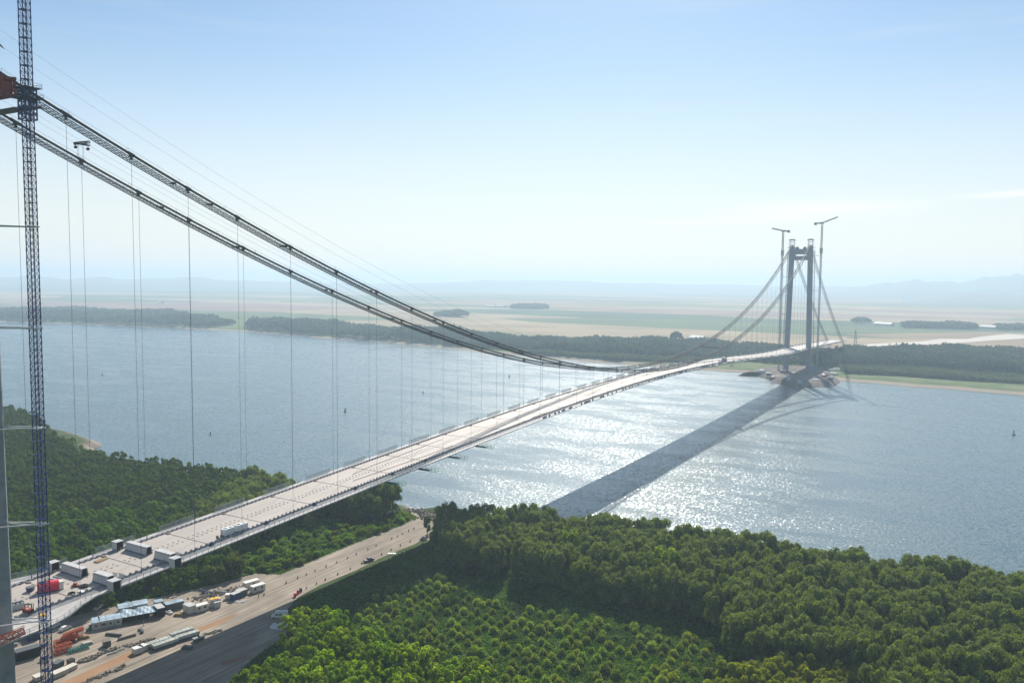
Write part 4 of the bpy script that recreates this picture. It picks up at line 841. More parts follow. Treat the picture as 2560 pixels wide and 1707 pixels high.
# rubble lines
def rubble(name, px, n, w, smin, smax, label, m):
    P = [G(*q) for q in px]; b = MB(); cum = [0]
    for i in range(1, len(P)): cum.append(cum[-1]+math.dist(P[i][:2], P[i-1][:2]))
    for _ in range(n):
        s_ = random.random()*cum[-1]; x = np.interp(s_, cum, [p[0] for p in P])+random.gauss(0, w); y = np.interp(s_, cum, [p[1] for p in P])+random.gauss(0, w)
        r = random.uniform(smin, smax); a = random.random()*3; V = []
        for dz in (0, 1):
            for k in range(4): V.append((x+r*(1-.4*dz)*math.cos(a+k*1.57+random.uniform(-.3, .3))*random.uniform(.7, 1.2), y+r*(1-.4*dz)*math.sin(a+k*1.57)*random.uniform(.7, 1.2), GZ-.05+dz*r*random.uniform(.5, 1.1)))
        b.hexa(V[:4], V[4:])
    return tag(b.build(name, m), label, 'rubble', kind='stuff')
rubble('rubble', [c7(640, 1180), c7(900, 1110), c7(1080, 1060), c7(1190, 1020)], 130, .5, .25, .8, 'line of rubble and rusty scrap between yard and clay track', M['rubble'])
rubble('rubble', [c5(1350, 1210), c5(1500, 1180), c5(1700, 1080), c5(1800, 1040), c5(2100, 960)], 160, .6, .3, .9, 'heap of grey stones beside the pale kerb blocks', M['rubble'])
rubble('rubble', [c5(1450, 1568), c5(1600, 1490), c5(1900, 1390), c5(2072, 1330), c7(700, 1470)], 110, .6, .25, .8, 'row of dark stones along the lower edge of the clay track', M['rubble'])
rubble('rubble', [c7(2000, 960), c7(2150, 930), c7(2290, 880)], 60, .5, .3, .7, 'dark stones at the end of the precast beams', M['rubble'])
rubble('rubble', [(480+x/7.84, 1400+y/7.84) for x, y in ((100, 760), (300, 690), (500, 640), (800, 590), (1000, 540))], 240, 1.8, .25, .9, 'heap of dark scrap behind the cabins at the scrub edge', M['rubble'])
rubble('rubble', [c8(860, 800), c8(930, 840), c8(1060, 790)], 40, .5, .2, .6, 'small pile of pale and dark scrap in front of the blue container', M['white'])
rubble('rubble', [(1015, 1278), (1040, 1276), (1065, 1284), (1085, 1300)], 200, 2.0, .4, 1.2, 'grey stone heap at the river landing', M['rubble'])
for k, q in enumerate(((450, 1290, 540, 1265), (545, 1262, 625, 1238), (640, 1220, 730, 1190))):
    a, b_, rz, L_ = ori(*c7(q[0], q[1]), *c7(q[2], q[3])); small('kerb_block', f'{["left","middle","right"][k]} long pale kerb block of the three along the clay track', 'kerb block', (a[0], a[1], GZ), rz, [('block', M['cream'], lambda b: b.extr([(0, 0), (.5, 0), (.4, .6), (.1, .6)], 0, L_, 'x'))], 'pale kerb blocks')
# loose slab pile by the van
small('slab_pile', 'pile of broken white slabs on the ground below the van', 'slabs', (*G(*c8(1660, 1300))[:2], GZ), R(20), [('slab', M['white'], lambda b: [b.box(x, x+1.1, y, y+.9, 0, .2+.1*((i*7) % 3)) for i, (x, y) in enumerate([(-2.4+1.2*a, -2.4+1.05*c) for a in range(5) for c in range(5) if (a*3+c) % 7])])])
# orange net at the bush edge
small('barrier_fence', 'short orange net fence at the edge of the bright bushes', 'barrier', (*G(585, 1655)[:2], GZ), R(60), [('net', M['orange'], lambda b: [b.bar((-4, 0, .3+.25*k), (4, .4, .4+.25*k), .07) for k in range(4)]), ('stake', M['wood'], lambda b: [b.bar((x, 0, 0), (x, 0, 1.4), .09) for x in (-4, -2, 0, 2, 4)])])
# road-edge markers
def post(u, v, c, label):
    o = thing('road_marker', label, 'road marker', (*G(u, v)[:2], GZ), random.random()*3, 'markers along the haul road')
    b = MB(); b.tube([(0, 0, .0), (0, 0, .1), (0, 0, .85), (0, 0, 1.0)], [.32, .32, .26, .17], 8); b.build('drum', M[c], o)
    b = MB(); b.tube([(0, 0, .42), (0, 0, .62)], [.325, .31], 8); b.build('band', M['white' if c != 'white' else 'red'], o)
    return o
def c9(x, y): return 400+x/3.672, 1200+y/3.672
mk_far = [(1158, 945, 'red'), (1265, 900, 'red'), (1345, 868, 'white'), (1423, 835, 'white'), (1525, 795, 'red'), (1622, 757, 'white'), (1722, 715, 'white'), (1802, 683, 'red'), (1910, 637, 'white'), (1985, 602, 'white'), (2128, 540, 'red'), (2180, 517, 'white'), (2225, 495, 'white'), (2283, 470, 'red'), (2330, 450, 'red')]
lo = [(1345, 992, 'white'), (1437, 950, 'white'), (1518, 918, 'red'), (1632, 866, 'red'), (1748, 815, 'white'), (1852, 768, 'red'), (2035, 685, 'red'), (2122, 642, 'red'), (2207, 602, 'red'), (2297, 567, 'red')]
OR = ['nearest', 'second', 'third', 'fourth', 'fifth', 'sixth', 'seventh', 'eighth', 'ninth', 'tenth', 'eleventh', 'twelfth', 'thirteenth', 'fourteenth', 'farthest']
for k, (x, y, c) in enumerate(mk_far): post(*c9(x, y), c, f'{c} marker on the scrub side of the haul road, {OR[k]} from the cabins')
for k, (x, y, c) in enumerate(lo): post(*c9(x, y), c, f'{c} marker on the shaded side of the haul road, {OR[k] if k < 9 else "farthest"} from the barrels')
post(*c9(955, 1055), 'red', 'red marker standing alone in front of the white site cabins')
for k, (x, y, c, l) in enumerate(((1240, 1070, 'scarlet', 'red barrel lowest of the three by the shaded road edge'), (1268, 1040, 'scarlet', 'red barrel next to the blue barrel'), (1292, 1022, 'navy', 'blue barrel at the shaded road edge'))):
    small('barrel', l, 'barrel', (*G(*c9(x, y))[:2], GZ), 0, [('shell', M[c], lambda b: b.tube([(0, 0, 0), (0, 0, .5), (0, 0, .55), (0, 0, 1.5)], [.6, .6, .66, .6], 12)), ('lid', M['steel'], lambda b: b.tube([(0, 0, 1.5), (0, 0, 1.54)], .52, 12))], 'barrels at the road edge')
small('white_board', 'white board lying at the shaded road edge near the landing', 'board', (*G(*c9(2130, 675))[:2], GZ), R(30), [('board', M['white'], lambda b: (b.box(-2, 0, -.8, .8, .05, .25), b.box(.2, 1.8, -.6, 1.1, .05, .2)))])
small('landing_barge', 'flat grey pontoon slab at the river landing', 'pontoon', (*G(1160, 1286, 5)[:2], 5.2), R(10), [('hull', M['greyp'], lambda b: b.box(-4, 4, -2, 2, 0, .8)), ('deck_plate', M['white'], lambda b: b.box(-3.6, 1, -1.6, 1.6, .8, .95))])
small('excavator_arm', 'red jib and base of a machine at the river landing', 'machine', (*G(1090, 1290, 5)[:2], 5.5), R(15), [('base', M['red'], lambda b: b.box(-2.2, 2.2, -1, 1, 0, 1.0)), ('arm', M['orange'], lambda b: (b.bar((0, 0, 1), (2.6, 0, 3.4), .35), b.bar((2.6, 0, 3.4), (5, 0, 1.2), .3))), ('cab', M['greyp'], lambda b: b.box(-1.6, .2, -.8, .8, 1, 2.3))])
def pile(u, v, rz, label, kind, m):
    o = thing('material_pile', label, 'materials', (*G(u, v)[:2], GZ+.03), R(rz))
    if kind == 'pipe':
        for k in range(5): b = MB(); y = (-.9+.45*k) if k < 3 else (-.67+.45*(k-3)); z = .22 if k < 3 else .6; b.tube([(-3, y, z), (3, y, z)], .21, 8); b.build('pipe', m, o)
    elif kind == 'plank':
        for k in range(4): b = MB(); b.box(-2+.2*k, 2-.15*k, -.8, .8, .25*k+.02, .25*k+.2); b.build('board', m, o)
    else:
        for k in range(5): b = MB(); x, y = random.uniform(-1.4, 1.4), random.uniform(-1, 1); h = random.uniform(.5, 1.3); b.box(x-.5, x+.5, y-.4, y+.4, .02+.005*k, h, rz=k*.7, c=(x, y)); b.build('box', m, o)
for q in ((c7(560, 960), 20, 'bundle of grey pipes lying between the offices and the rubble line', 'pipe', 'steel'), (c7(60, 1010), 60, 'stack of timber boards beside the orange machine', 'plank', 'wood'), (c7(1480, 600), 10, 'heap of white and pale boxes in front of the shaded container', 'box', 'white'), (c7(1620, 640), 30, 'brown timber boards lying left of the narrow pale cabin', 'plank', 'wood'), (c7(1000, 900), 15, 'dark scattered crates on the yard below the tarpaulin shelter', 'box', 'steel'), (c7(760, 1000), 75, 'rusty bundle of pipes just above the rubble line', 'pipe', 'seam'), (c7(1750, 1180), 18, 'dark boards lying on the shaded road below the beams', 'plank', 'steel'), (c5(560, 1000), 70, 'dark bundle of pipes behind the long black container', 'pipe', 'dark'), (c5(760, 1190), 20, 'grey crates at the crane foot beside the black container', 'box', 'greyp'), (c5(1500, 900), 70, 'pale boards lying in sun right of the orange lattice section', 'plank', 'block'), (c8(300, 640), 40, 'dark crates among the scrap behind the yellow roofed cabin', 'box', 'navy'), (c8(560, 620), 10, 'pale pipes among the scrap left of the blue container', 'pipe', 'greyp')):
    pile(*q[0], q[1], q[2], q[3], M[q[4]])
# person walking in the yard
def person(u, v, label, shirt):
    o = thing('person', label, 'person', (*G(u, v)[:2], GZ+.03), R(120))
    me = bpy.data.meshes.new('body'); V = [(0, 0, .95), (0, 0, 1.2), (0, 0, 1.45), (0, 0, 1.56), (0, 0, 1.68), (.09, 0, .88), (.13, .12, .48), (.13, .2, .07), (.13, .32, .04), (-.09, 0, .88), (-.12, -.04, .48), (-.12, -.2, .09), (-.12, -.06, .04), (.19, 0, 1.42), (.25, -.06, 1.15), (.24, .08, .9), (-.19, 0, 1.42), (-.25, .05, 1.15), (-.24, .14, .92), (0, .02, 1.76)]
    E_ = [(0, 1), (1, 2), (2, 3), (3, 4), (4, 19), (0, 5), (5, 6), (6, 7), (7, 8), (0, 9), (9, 10), (10, 11), (11, 12), (2, 13), (13, 14), (14, 15), (2, 16), (16, 17), (17, 18)]
    me.from_pydata(V, E_, []); me.materials.append(M['cloth']); bo = put('body', me, o); bo.modifiers.new('skin', 'SKIN'); bo.modifiers.new('sub', 'SUBSURF').levels = 1
    rr = [.15, .14, .17, .06, .10, .10, .075, .055, .05, .10, .075, .055, .05, .07, .05, .04, .07, .05, .04, .07]
    for i, r_ in enumerate(rr): me.skin_vertices[0].data[i].radius = (r_, r_*.8)
    me.skin_vertices[0].data[0].use_root = True
    b = MB(); b.tube([(0, 0, .98), (0, 0, 1.2), (0, 0, 1.47)], [.19, .18, .2], 10); b.build('vest', M[shirt], o)
    b = MB(); b.tube([(0, .01, 1.70), (0, .01, 1.76), (0, .01, 1.83)], [.135, .13, .06], 10); b.build('helmet', M['white'], o)
    b = MB(); b.tube([(0, .02, 1.58), (0, .03, 1.70)], [.08, .105], 8); b.build('face', M['skin'], o)
person(*c8(1310, 738), 'person in dark clothes standing on the road below the white site cabins', 'cloth')
person(*c7(1040, 810), 'person in a red top and pale helmet in front of the tarpaulin shelter', 'scarlet')

# ------------------------------------------------------------------ buoys
for k, (u, v, s_, l) in enumerate(((863, 1030, 1.0, 'dark buoy with a topmark floating left of the deck, largest on that side'), (526, 1086, .6, 'dark buoy farthest left between the third and fourth hangers, close to the near bank'), (256, 938, .7, 'tiny dark buoy in the upper left of the river near the first hangers'), (1058, 983, .6, 'tiny dark buoy right of the largest buoy, close above the deck railing'), (1273, 943, .9, 'dark buoy in the glittering water just under the low cables'), (2534, 1087, 1.0, 'dark buoy at the right edge of the river'))):
    o = thing('buoy', l, 'buoy', (*G(u, v, 0)[:2], 0), 0, 'channel buoys')
    b = MB(); b.tube([(0, 0, -.5), (0, 0, 0), (0, 0, .9*s_), (0, 0, 1.2*s_)], [1.0*s_, 1.5*s_, 1.3*s_, .5*s_], 12); b.build('float', M['steel'], o)
    b = MB(); b.lattice((0, 0, 1.1*s_), (0, 0, 3.2*s_), .7*s_, .7*s_, 1.0, .16); b.build('mast', M['steel'], o)
    b = MB(); b.tube([(0, 0, 3.2*s_), (0, 0, 4.3*s_)], [.7*s_, .08], 8); b.build('topmark', M['dark'], o)

# ------------------------------------------------------------------ far bank: pier platform, road, roofs, pylon
M['isl'] = mat('embankment_stone', (.13, .105, .085), .95, var=.5, vscale=.06, bump=.6, bscale=.3)
isl = [G(u, v, 2)[:2] for u, v in ((1846, 936), (1880, 932), (1915, 944), (1950, 958), (2000, 966), (2085, 962), (2100, 952), (2085, 930), (2060, 918), (1960, 915), (1900, 920), (1870, 928))]
c0 = np.mean(isl, 0); b = MB(); n = len(isl); rings = []
for sc_, z in ((1.03, -2), (1.0, .6), (.9, 4.2), (.8, 6.0), (0.01, 6.4)): rings.append([(c0[0]+(x-c0[0])*sc_, c0[1]+(y-c0[1])*sc_, z) for x, y in isl])
ribbon(b, rings); o = b.build('pier_embankment', M['isl']); o['kind'] = 'structure'
def strip(name, px, z, m):
    o = sheet(name, [G(u, v, z)[:2] for u, v in px], z, m); return o
M['palesand'] = mat('pale_road_fill', (.60, .53, .44), .95, var=.08, vscale=.01)
def ribbon_road(name, line, w, z, m):
    P = [np.array(G(u, v, z)[:2]) for u, v in line]; L1, L2 = [], []
    for i, p in enumerate(P):
        d = P[min(i+1, len(P)-1)]-P[max(i-1, 0)]; d /= np.linalg.norm(d); nn = np.array((-d[1], d[0])); ww = w[i]
        L1.append(tuple(p+nn*ww/2)); L2.append(tuple(p-nn*ww/2))
    b = MB(); n = len(P); b.add([(x, y, z) for x, y in L1+L2], [(n+i, n+i+1, i+1, i) for i in range(n-1)]); o = b.build(name, m); o['kind'] = 'structure'
ribbon_road('approach_road', [(2120, 872), (2200, 861), (2270, 859), (2340, 856), (2400, 850), (2450, 849), (2500, 844), (2580, 838)], [30, 45, 55, 70, 95, 60, 90, 120], 4.5, M['palesand'])
ribbon_road('field_road', [(1980, 772), (2100, 778), (2300, 790), (2600, 800)], [16, 16, 16, 16], 4.3, M['palesand'])
# flat materials on the platform
for k, (u, v, l_, w_, m, lab) in enumerate(((2045, 951, 26, 12, 'red', 'red barge hull moored at the tip of the pier platform'), (2040, 946, 12, 5, 'white', 'white sheeted heap behind the red barge'), (1990, 934, 24, 14, 'precast', 'pale concrete yard slab between the far tower legs'), (2090, 925, 22, 6, 'white', 'long white shed roof right of the far tower foot'), (2075, 934, 20, 14, 'block', 'sandy storage pad right of the far tower foot'), (1935, 929, 12, 4, 'white', 'white truck parked on the pier platform'), (1940, 942, 20, 8, 'seam', 'stack of rusty formwork on the pier platform'))):
    p = G(u, v, 5); small('platform_store', lab, 'construction material', (p[0], p[1], 4.3), R(-8+k*6), [('base', M[m], lambda b: b.hexa([(-l_/2, -w_/2, 0), (l_/2, -w_/2, 0), (l_/2, w_/2, 0), (-l_/2, w_/2, 0)], [(-l_/2+1, -w_/2+1, 1.6), (l_/2-1, -w_/2+1, 1.9), (l_/2-1, w_/2-1, 1.9), (-l_/2+1, w_/2-1, 1.6)])), ('cover', M['greyp'], lambda b: b.box(-l_/4, l_/4, -w_/4, w_/4, 1.7, 2.3))])
for k, (u, v, h_, m, lab) in enumerate(((1905, 930, 4, 'white', 'small white office box at the left end of the pier platform'), (1922, 936, 3, 'steel', 'dark plant box beside the white truck on the pier platform'), (1958, 933, 5, 'seam', 'rusty tank close to the left foot of the far tower'), (1930, 946, 3, 'red', 'red machine near the left shore of the pier platform'), (1972, 949, 4, 'greyp', 'grey shed just in front of the left far tower leg'), (2000, 956, 3, 'precast', 'pale block heap at the waterline between the far legs'), (2062, 942, 4, 'orange', 'orange machine right of the right far tower leg'), (2076, 947, 3, 'steel', 'dark container at the right tip of the pier platform'))):
    p = G(u, v, 6); small('platform_box', lab, 'site equipment', (p[0], p[1], 5.0), R(k*23), [('body', M[m], lambda b: b.box(-3.5, 3.5, -2.5, 2.5, 0, h_)), ('roof', M['greyp'], lambda b: b.hexa([(-3.8, -2.8, h_), (3.8, -2.8, h_), (3.8, 2.8, h_), (-3.8, 2.8, h_)], [(-3, -.5, h_+1), (3, -.5, h_+1), (3, .5, h_+1), (-3, .5, h_+1)]))])
for k, (u, v, s_, lab) in enumerate(((2137, 883, 44, 'lattice pylon with cross arms standing right of the side span'),)):
    p = G(u, v, 4); o = thing('pylon', lab, 'pylon', (p[0], p[1], 4), R(20)); b = MB()
    for a_ in (-1, 1):
        for c_ in (-1, 1): b.bar((a_*3, c_*3, 0), (a_*.5, c_*.5, s_), .5)
    for q in np.linspace(.05, .95, 9): w_ = 3-2.5*q; b.bar((-w_, 0, s_*q), (w_, 0, s_*q), .35); b.bar((0, -w_, s_*q), (0, w_, s_*q), .35)
    b.build('mast', M['craneg'], o)
    for q, wd in ((.66, 15), (.16, 4)): b = MB(); b.bar((-wd, 0, s_*q), (wd*.6, 0, s_*q), .9); b.build('cross_arm', M['craneg'], o)
def farm(u, v, L_, label):
    p = G(u, v, 4); o = thing('farm_shed', label, 'shed', (p[0], p[1], 4), R(-30)); b = MB(); b.box(-L_/2, L_/2, -9, 9, 0, 5); b.build('wall', M['greyp'], o)
    b = MB(); b.extr([(-10, 5), (10, 5), (0, 10)], -L_/2-1, L_/2+1, 'x'); b.build('roof', M['greyp'], o)
farm(1227, 768, 90, 'left of two pale farm sheds far out in the fields'); farm(1253, 768, 80, 'right of two pale farm sheds far out in the fields'); farm(2210, 813, 60, 'pale farm shed far behind the side span'); farm(2490, 822, 90, 'pale farm shed far right in the fields'); farm(1745, 849, 40, 'pale roofed shed at the wood edge left of the far tower'); farm(402, 757, 120, 'small pale shed in the far fields at left')

# ------------------------------------------------------------------ foliage
def unit(n):
    v = rng.normal(size=(n, 3)); return v/np.linalg.norm(v, axis=1, keepdims=True)
def leafq(C, N, s, asp=1.0, droop=0.):
    """quads centred at C, facing N, half-size s"""
    n = len(C); T = np.cross(N, unit(n)); T /= np.linalg.norm(T, axis=1, keepdims=True)+1e-9
    if droop: T = T*(1-droop)+np.array((0, 0, -1.))*droop; T -= N*(T*N).sum(1, keepdims=True); T /= np.linalg.norm(T, axis=1, keepdims=True)+1e-9
    B = np.cross(N, T); s = np.broadcast_to(np.asarray(s).reshape(-1, 1), (n, 1)); T = T*s*asp; B = B*s
    k = rng.uniform(.6, 1.2, (n, 1)); return np.stack([C-T-B*k*.5, C+T*.2-B, C+T+B*k*.4, C-T*.1+B], 1)
def crown(kind, H):
    Q = []
    if kind == 'willow':
        for _ in range(24):
            z = H*rng.uniform(.15, .90)**.8; rad = (H*.285)*max(.12, 1-abs((z/H-.50)/.50)**2.6)**.5; a = rng.uniform(0, 6.28); rr = rad*math.sqrt(rng.uniform(.1, 1))
            c = np.array((rr*math.cos(a), rr*math.sin(a), z)); r = rng.uniform(1.1, 2.1)
            n = int(112*r); N = unit(n); N[:, 2] = np.abs(N[:, 2])*.9-.12; P = c+N*np.array((r, r, r*1.25))*rng.uniform(.6, 1.16, (n, 1)); P[:, 2] -= rng.uniform(0, 1.8, n)*np.hypot(N[:, 0], N[:, 1])**2
            NN = N+unit(n)*.7; NN /= np.linalg.norm(NN, axis=1, keepdims=True); Q.append(leafq(P, NN, rng.uniform(.12, .28, n), 2.4, .65))
    elif kind == 'broad':
        for _ in range(40):
            z = H*rng.uniform(.30, .95); rad = (H*.29)*math.sqrt(max(.05, 1-((z/H-.58)/.44)**2)); a = rng.uniform(0, 6.28); rr = rad*math.sqrt(rng.uniform(.2, 1))
            c = np.array((rr*math.cos(a), rr*math.sin(a), z)); r = rng.uniform(.6, 1.25)
            n = int(100*r); N = unit(n); N[:, 2] = np.abs(N[:, 2])-.3; P = c+N*np.array((r, r, r*1.35))*rng.uniform(.7, 1.1, (n, 1)); NN = N*.9+unit(n)*.6+np.array((0, 0, .3)); NN /= np.linalg.norm(NN, axis=1, keepdims=True); Q.append(leafq(P, NN, rng.uniform(.14, .34, n), 1.2))
    elif kind == 'sapling':
        n = 620; N = unit(n); N[:, 2] = np.abs(N[:, 2])*1.1; P = N*np.array((1.75, 1.75, 2.4))*rng.uniform(.5, 1.06, (n, 1))+np.array((0, 0, .1)); P += rng.normal(0, .1, P.shape)
        NN = N*.5+unit(n)*.6; NN /= np.linalg.norm(NN, axis=1, keepdims=True); Q.append(leafq(P, NN, rng.uniform(.10, .22, n), 2.0, -.6))
    elif kind == 'bush':
        for _ in range(9):
            a = rng.uniform(0, 6.28); rr = rng.uniform(0, 1.7); c = np.array((rr*math.cos(a), rr*math.sin(a), rng.uniform(.4, 1.7))); r = rng.uniform(.6, 1.2); n = int(95*r); N = unit(n); N[:, 2] = np.abs(N[:, 2])-.3
            P = c+N*r*rng.uniform(.6, 1.1, (n, 1)); NN = N*.6+unit(n)*.7+np.array((0, 0, .3)); NN /= np.linalg.norm(NN, axis=1, keepdims=True); Q.append(leafq(P, NN, rng.uniform(.13, .30, n), 1.3))
    return np.concatenate(Q)
def proto(name, kind, H, m, label, cat, group):
    o = thing(name, label, cat, (0, 0, 0), 0, group); quads('crown', crown(kind, H), M[m], o)
    b = MB(); lean = rng.uniform(-.04, .04, 2)*H; hh = .8*H if kind in ('willow', 'broad') else .5*H; r0 = .022*H
    b.tube([(0, 0, -.3), (lean[0]*.4, lean[1]*.4, hh*.4), (lean[0], lean[1], hh)], [r0, r0*.7, r0*.2], 6)
    for _ in range(5 if H > 6 else 3):
        a = rng.uniform(0, 6.28); z = hh*rng.uniform(.3, .75); b.tube([(0, 0, z), (H*.09*math.cos(a), H*.09*math.sin(a), z+H*.1), (H*.17*math.cos(a), H*.17*math.sin(a), z+H*.22)], [r0*.45, r0*.3, r0*.1], 5)
    b.build('trunk', M['bark'], o); return o
def W2(px, z): return [G(u, v, z)[:2] for u, v in px]
def yard_gap(o, d):
    A = np.array(yard); B_ = np.roll(A, -1, 0); m_ = np.full(len(o), 1e9)
    for a, b_ in zip(A, B_):
        v = b_-a; t_ = np.clip(((o-a)@v)/(v@v), 0, 1); m_ = np.minimum(m_, np.linalg.norm(o-a-t_[:, None]*v, axis=1))
    return o[m_ > d]
def scatter(poly, sp, jit=.35, rot=0.3, skip=None, shore=4):
    P = np.array(poly); c, s_ = math.cos(rot), math.sin(rot); Rm = np.array([[c, -s_], [s_, c]]); Q = P@Rm
    x0, y0 = Q.min(0); x1, y1 = Q.max(0); out = []
    for i, y in enumerate(np.arange(y0, y1, sp*.87)):
        for x in np.arange(x0+(i % 2)*sp*.5, x1, sp): out.append((x+rng.normal(0, jit*sp*.5), y+rng.normal(0, jit*sp*.5)))
    o = np.array(out)@Rm.T; o = o[inpoly(o[:, 0], o[:, 1], poly)]
    o = o[~inpoly(o[:, 0], o[:, 1], yard)]; o = o[o[:, 1] < shy(near_sh, o[:, 0])-shore]
    if skip is not None: o = o[~inpoly(o[:, 0], o[:, 1], skip)]
    return o
def plant(pts, protos, label, group, smin, smax, cap=300, stuffname=None):
    pts = sorted(pts.tolist(), key=lambda p: math.hypot(p[0]-CAM[0], p[1]-CAM[1]))
    extra = pts[cap:]; used = 0
    for i, p in enumerate(pts[:cap]):
        o = protos[int(rng.integers(len(protos)))]; s_ = rng.uniform(smin, smax)
        copy_thing(o, (p[0], p[1], gh(p[0], p[1])), rng.uniform(0, 6.28), (s_*rng.uniform(.9, 1.1), s_*rng.uniform(.9, 1.1), s_), label, group)
    return extra
def stuff(name, pts, protos, label, cat, smin, smax):
    if not len(pts): return
    Vs = []
    src = []
    for o in protos:
        me = [c for c in o.children if c.name.startswith('crown')][0].data; v = np.zeros(len(me.vertices)*3, np.float32); me.vertices.foreach_get('co', v); src.append((v.reshape(-1, 4, 3), me.materials[0]))
    for p in pts:
        v = src[int(rng.integers(len(src)))][0][::1]; a = rng.uniform(0, 6.28); s_ = rng.uniform(smin, smax); c, q = math.cos(a)*s_, math.sin(a)*s_
        w = np.stack([v[..., 0]*c-v[..., 1]*q+p[0], v[..., 0]*q+v[..., 1]*c+p[1], v[..., 2]*s_+GZ], -1); Vs.append(w)
    tag(quads(name, np.concatenate(Vs), src[0][1]), label, cat, kind='stuff')
def cull(protos):
    for o in protos:
        for c in list(o.children): bpy.data.objects.remove(c)
        bpy.data.objects.remove(o)
deck_clear = lambda P: P[~((np.abs(P[:, 0]) < 3) & (P[:, 1] < 10))]

# left broadleaf wood
left_poly = W2([(-250, 1020), (20, 1022), (75, 1034), (110, 1060), (130, 1090), (200, 1128), (280, 1148), (430, 1166), (560, 1178), (700, 1196), (790, 1205), (800, 1240), (770, 1265), (560, 1335), (300, 1425), (20, 1525), (-250, 1620)], 19)
wl = [proto('willow_tree', 'willow', H, 'willow', 'x', 'tree', 'g') for H in (15, 17, 13.5, 16)]
bl = [proto('broadleaf_tree', 'broad', H, 'poplar', 'x', 'tree', 'g') for H in (14, 16, 15)]
pts = scatter(left_poly, 6.6, rot=.5)
div = pts[:, 0] > -118-(pts[:, 1]-180)*.55
ex = plant(pts[~div], bl, 'leafy green broadleaf tree in the dense wood left of the bridge deck', 'green trees of the left wood', .85, 1.15)
stuff('far_wood', ex, bl, 'green wood stretching back along the near bank at left', 'wood', .85, 1.15)
ex = plant(pts[div], wl, 'grey green willow in the wood between the deck and the river on the left side', 'willows left of the deck', .8, 1.15, 70)
stuff('willow_wood', ex, wl, 'willow wood behind the front willows left of the deck', 'wood', .8, 1.1)
# willow clump right of deck at the landing
pts = scatter([(-80, 206), (-66, 225), (-50, 238), (-36, 236), (-38, 218), (-52, 206), (-60, 196), (-76, 194)], 5.6)
plant(pts, wl, 'tall willow in the clump between deck and landing', 'willows of the clump by the landing', .9, 1.2)
# main willow wood on the right
wood = [(8, 205), (28, 181), (54, 174), (95, 175), (128, 177), (151, 178), (166, 166), (185, 120), (215, 70), (330, 40), (430, 255), (330, 264), (260, 262), (170, 252), (100, 248), (61, 243), (30, 232), (12, 222)]
lit_poly = W2([(1800, 1900), (1790, 1730), (1850, 1665), (1960, 1650), (2080, 1660), (2150, 1700), (2200, 1800), (2200, 1900)], 13)
pts = scatter(wood, 6.9, jit=.55, rot=.15, skip=lit_poly)
ex = plant(pts, wl, 'grey green willow in the dense wood on the right along the near shore', 'willows of the right hand wood', .75, 1.25, 190)
stuff('willow_wood', ex, wl, 'back rows of the willow wood beside the sparkling river', 'wood', .85, 1.15)
lm = [proto('bright_poplar', 'broad', H, 'lime', 'x', 'tree', 'g') for H in (15, 17, 13)]
ol = [proto('olive_tree', 'broad', H, 'olive', 'x', 'tree', 'g') for H in (9, 10.5, 8)]
for k, (u, v, lab) in enumerate(((1425, 1380, 'bright green round poplar standing out among the left part of the willow wood'), (1660, 1435, 'bright green poplar standing out in the middle of the willow wood'))):
    p = G(u, v, 16); copy_thing(lm[k], (p[0], p[1], GZ), 1.0, 1.25, lab, 'bright poplars inside the willow wood')
pts = scatter(lit_poly, 4.2, rot=.2); plant(pts, ol, 'yellow olive green tree in the low bright stand at the lower right', 'yellow green trees at lower right', .85, 1.2)
# bright poplars bottom left of centre
bp_ = W2([(580, 1720), (660, 1650), (725, 1590), (755, 1525), (810, 1520), (860, 1560), (950, 1590), (1060, 1635), (1180, 1675), (1320, 1710), (1500, 1760), (1560, 1900), (300, 1950), (460, 1780)], 19)
pts = yard_gap(scatter(bp_, 5.2, rot=.4), 4.2); vp = np.array(G(690, 1550)[:2]); pts = pts[(pts[:, 1] < 116) & (np.hypot(pts[:, 0]-vp[0]-7, pts[:, 1]-vp[1]+7) > 10.5)]; plant(pts, lm, 'bright yellow green poplar in the sunlit stand at the lower edge', 'sunlit poplars at the lower edge', .75, 1.12)
# scrub between deck and haul road
bs = [proto('bush', 'bush', 3, 'scrub', 'x', 'bush', 'g') for _ in range(4)]
scrub = W2([(380, 1500), (440, 1400), (560, 1340), (700, 1290), (800, 1290), (900, 1320), (1010, 1280), (1060, 1290), (880, 1362), (700, 1436), (560, 1480)], GZ)
pts = yard_gap(scatter(scrub, 4.4, .6), 1.5); ex = plant(pts, bs, 'rounded green bush in the scrub between the deck and the haul road', 'bushes of the scrub beside the haul road', .75, 1.5, 300)
stuff('scrub', ex, bs, 'scrub between the deck and the haul road', 'scrub', .75, 1.4)
pts = scatter(W2([(490, 1440), (580, 1400), (600, 1440), (540, 1470)], GZ), 4.5); plant(pts, wl, 'dark young willow at the yard side of the scrub', 'young willows by the scrap heap', .45, .65)
for k, (u, v, s_, lab) in enumerate(((1068, 1335, .62, 'slim dark tree standing beside the landing road bend'), (1100, 1310, .55, 'slim dark tree nearer the water at the landing'), (1160, 1302, .5, 'small dark tree at the wood tip by the pontoon'))):
    p = G(u, v, GZ); copy_thing(wl[k % 4], (p[0], p[1], GZ), k, (s_*.6, s_*.6, s_), lab, 'slim trees by the landing')
shade = W2([(235, 1528), (250, 1495), (330, 1450), (440, 1425), (540, 1395), (575, 1415), (560, 1445), (520, 1462), (400, 1492)], GZ)
pts = yard_gap(scatter(shade, 5.5, .5), 1.5); plant(pts, bl, 'dark green broadleaf tree in the shaded strip below the deck edge', 'trees in the shaded strip below the deck edge', .42, .62)
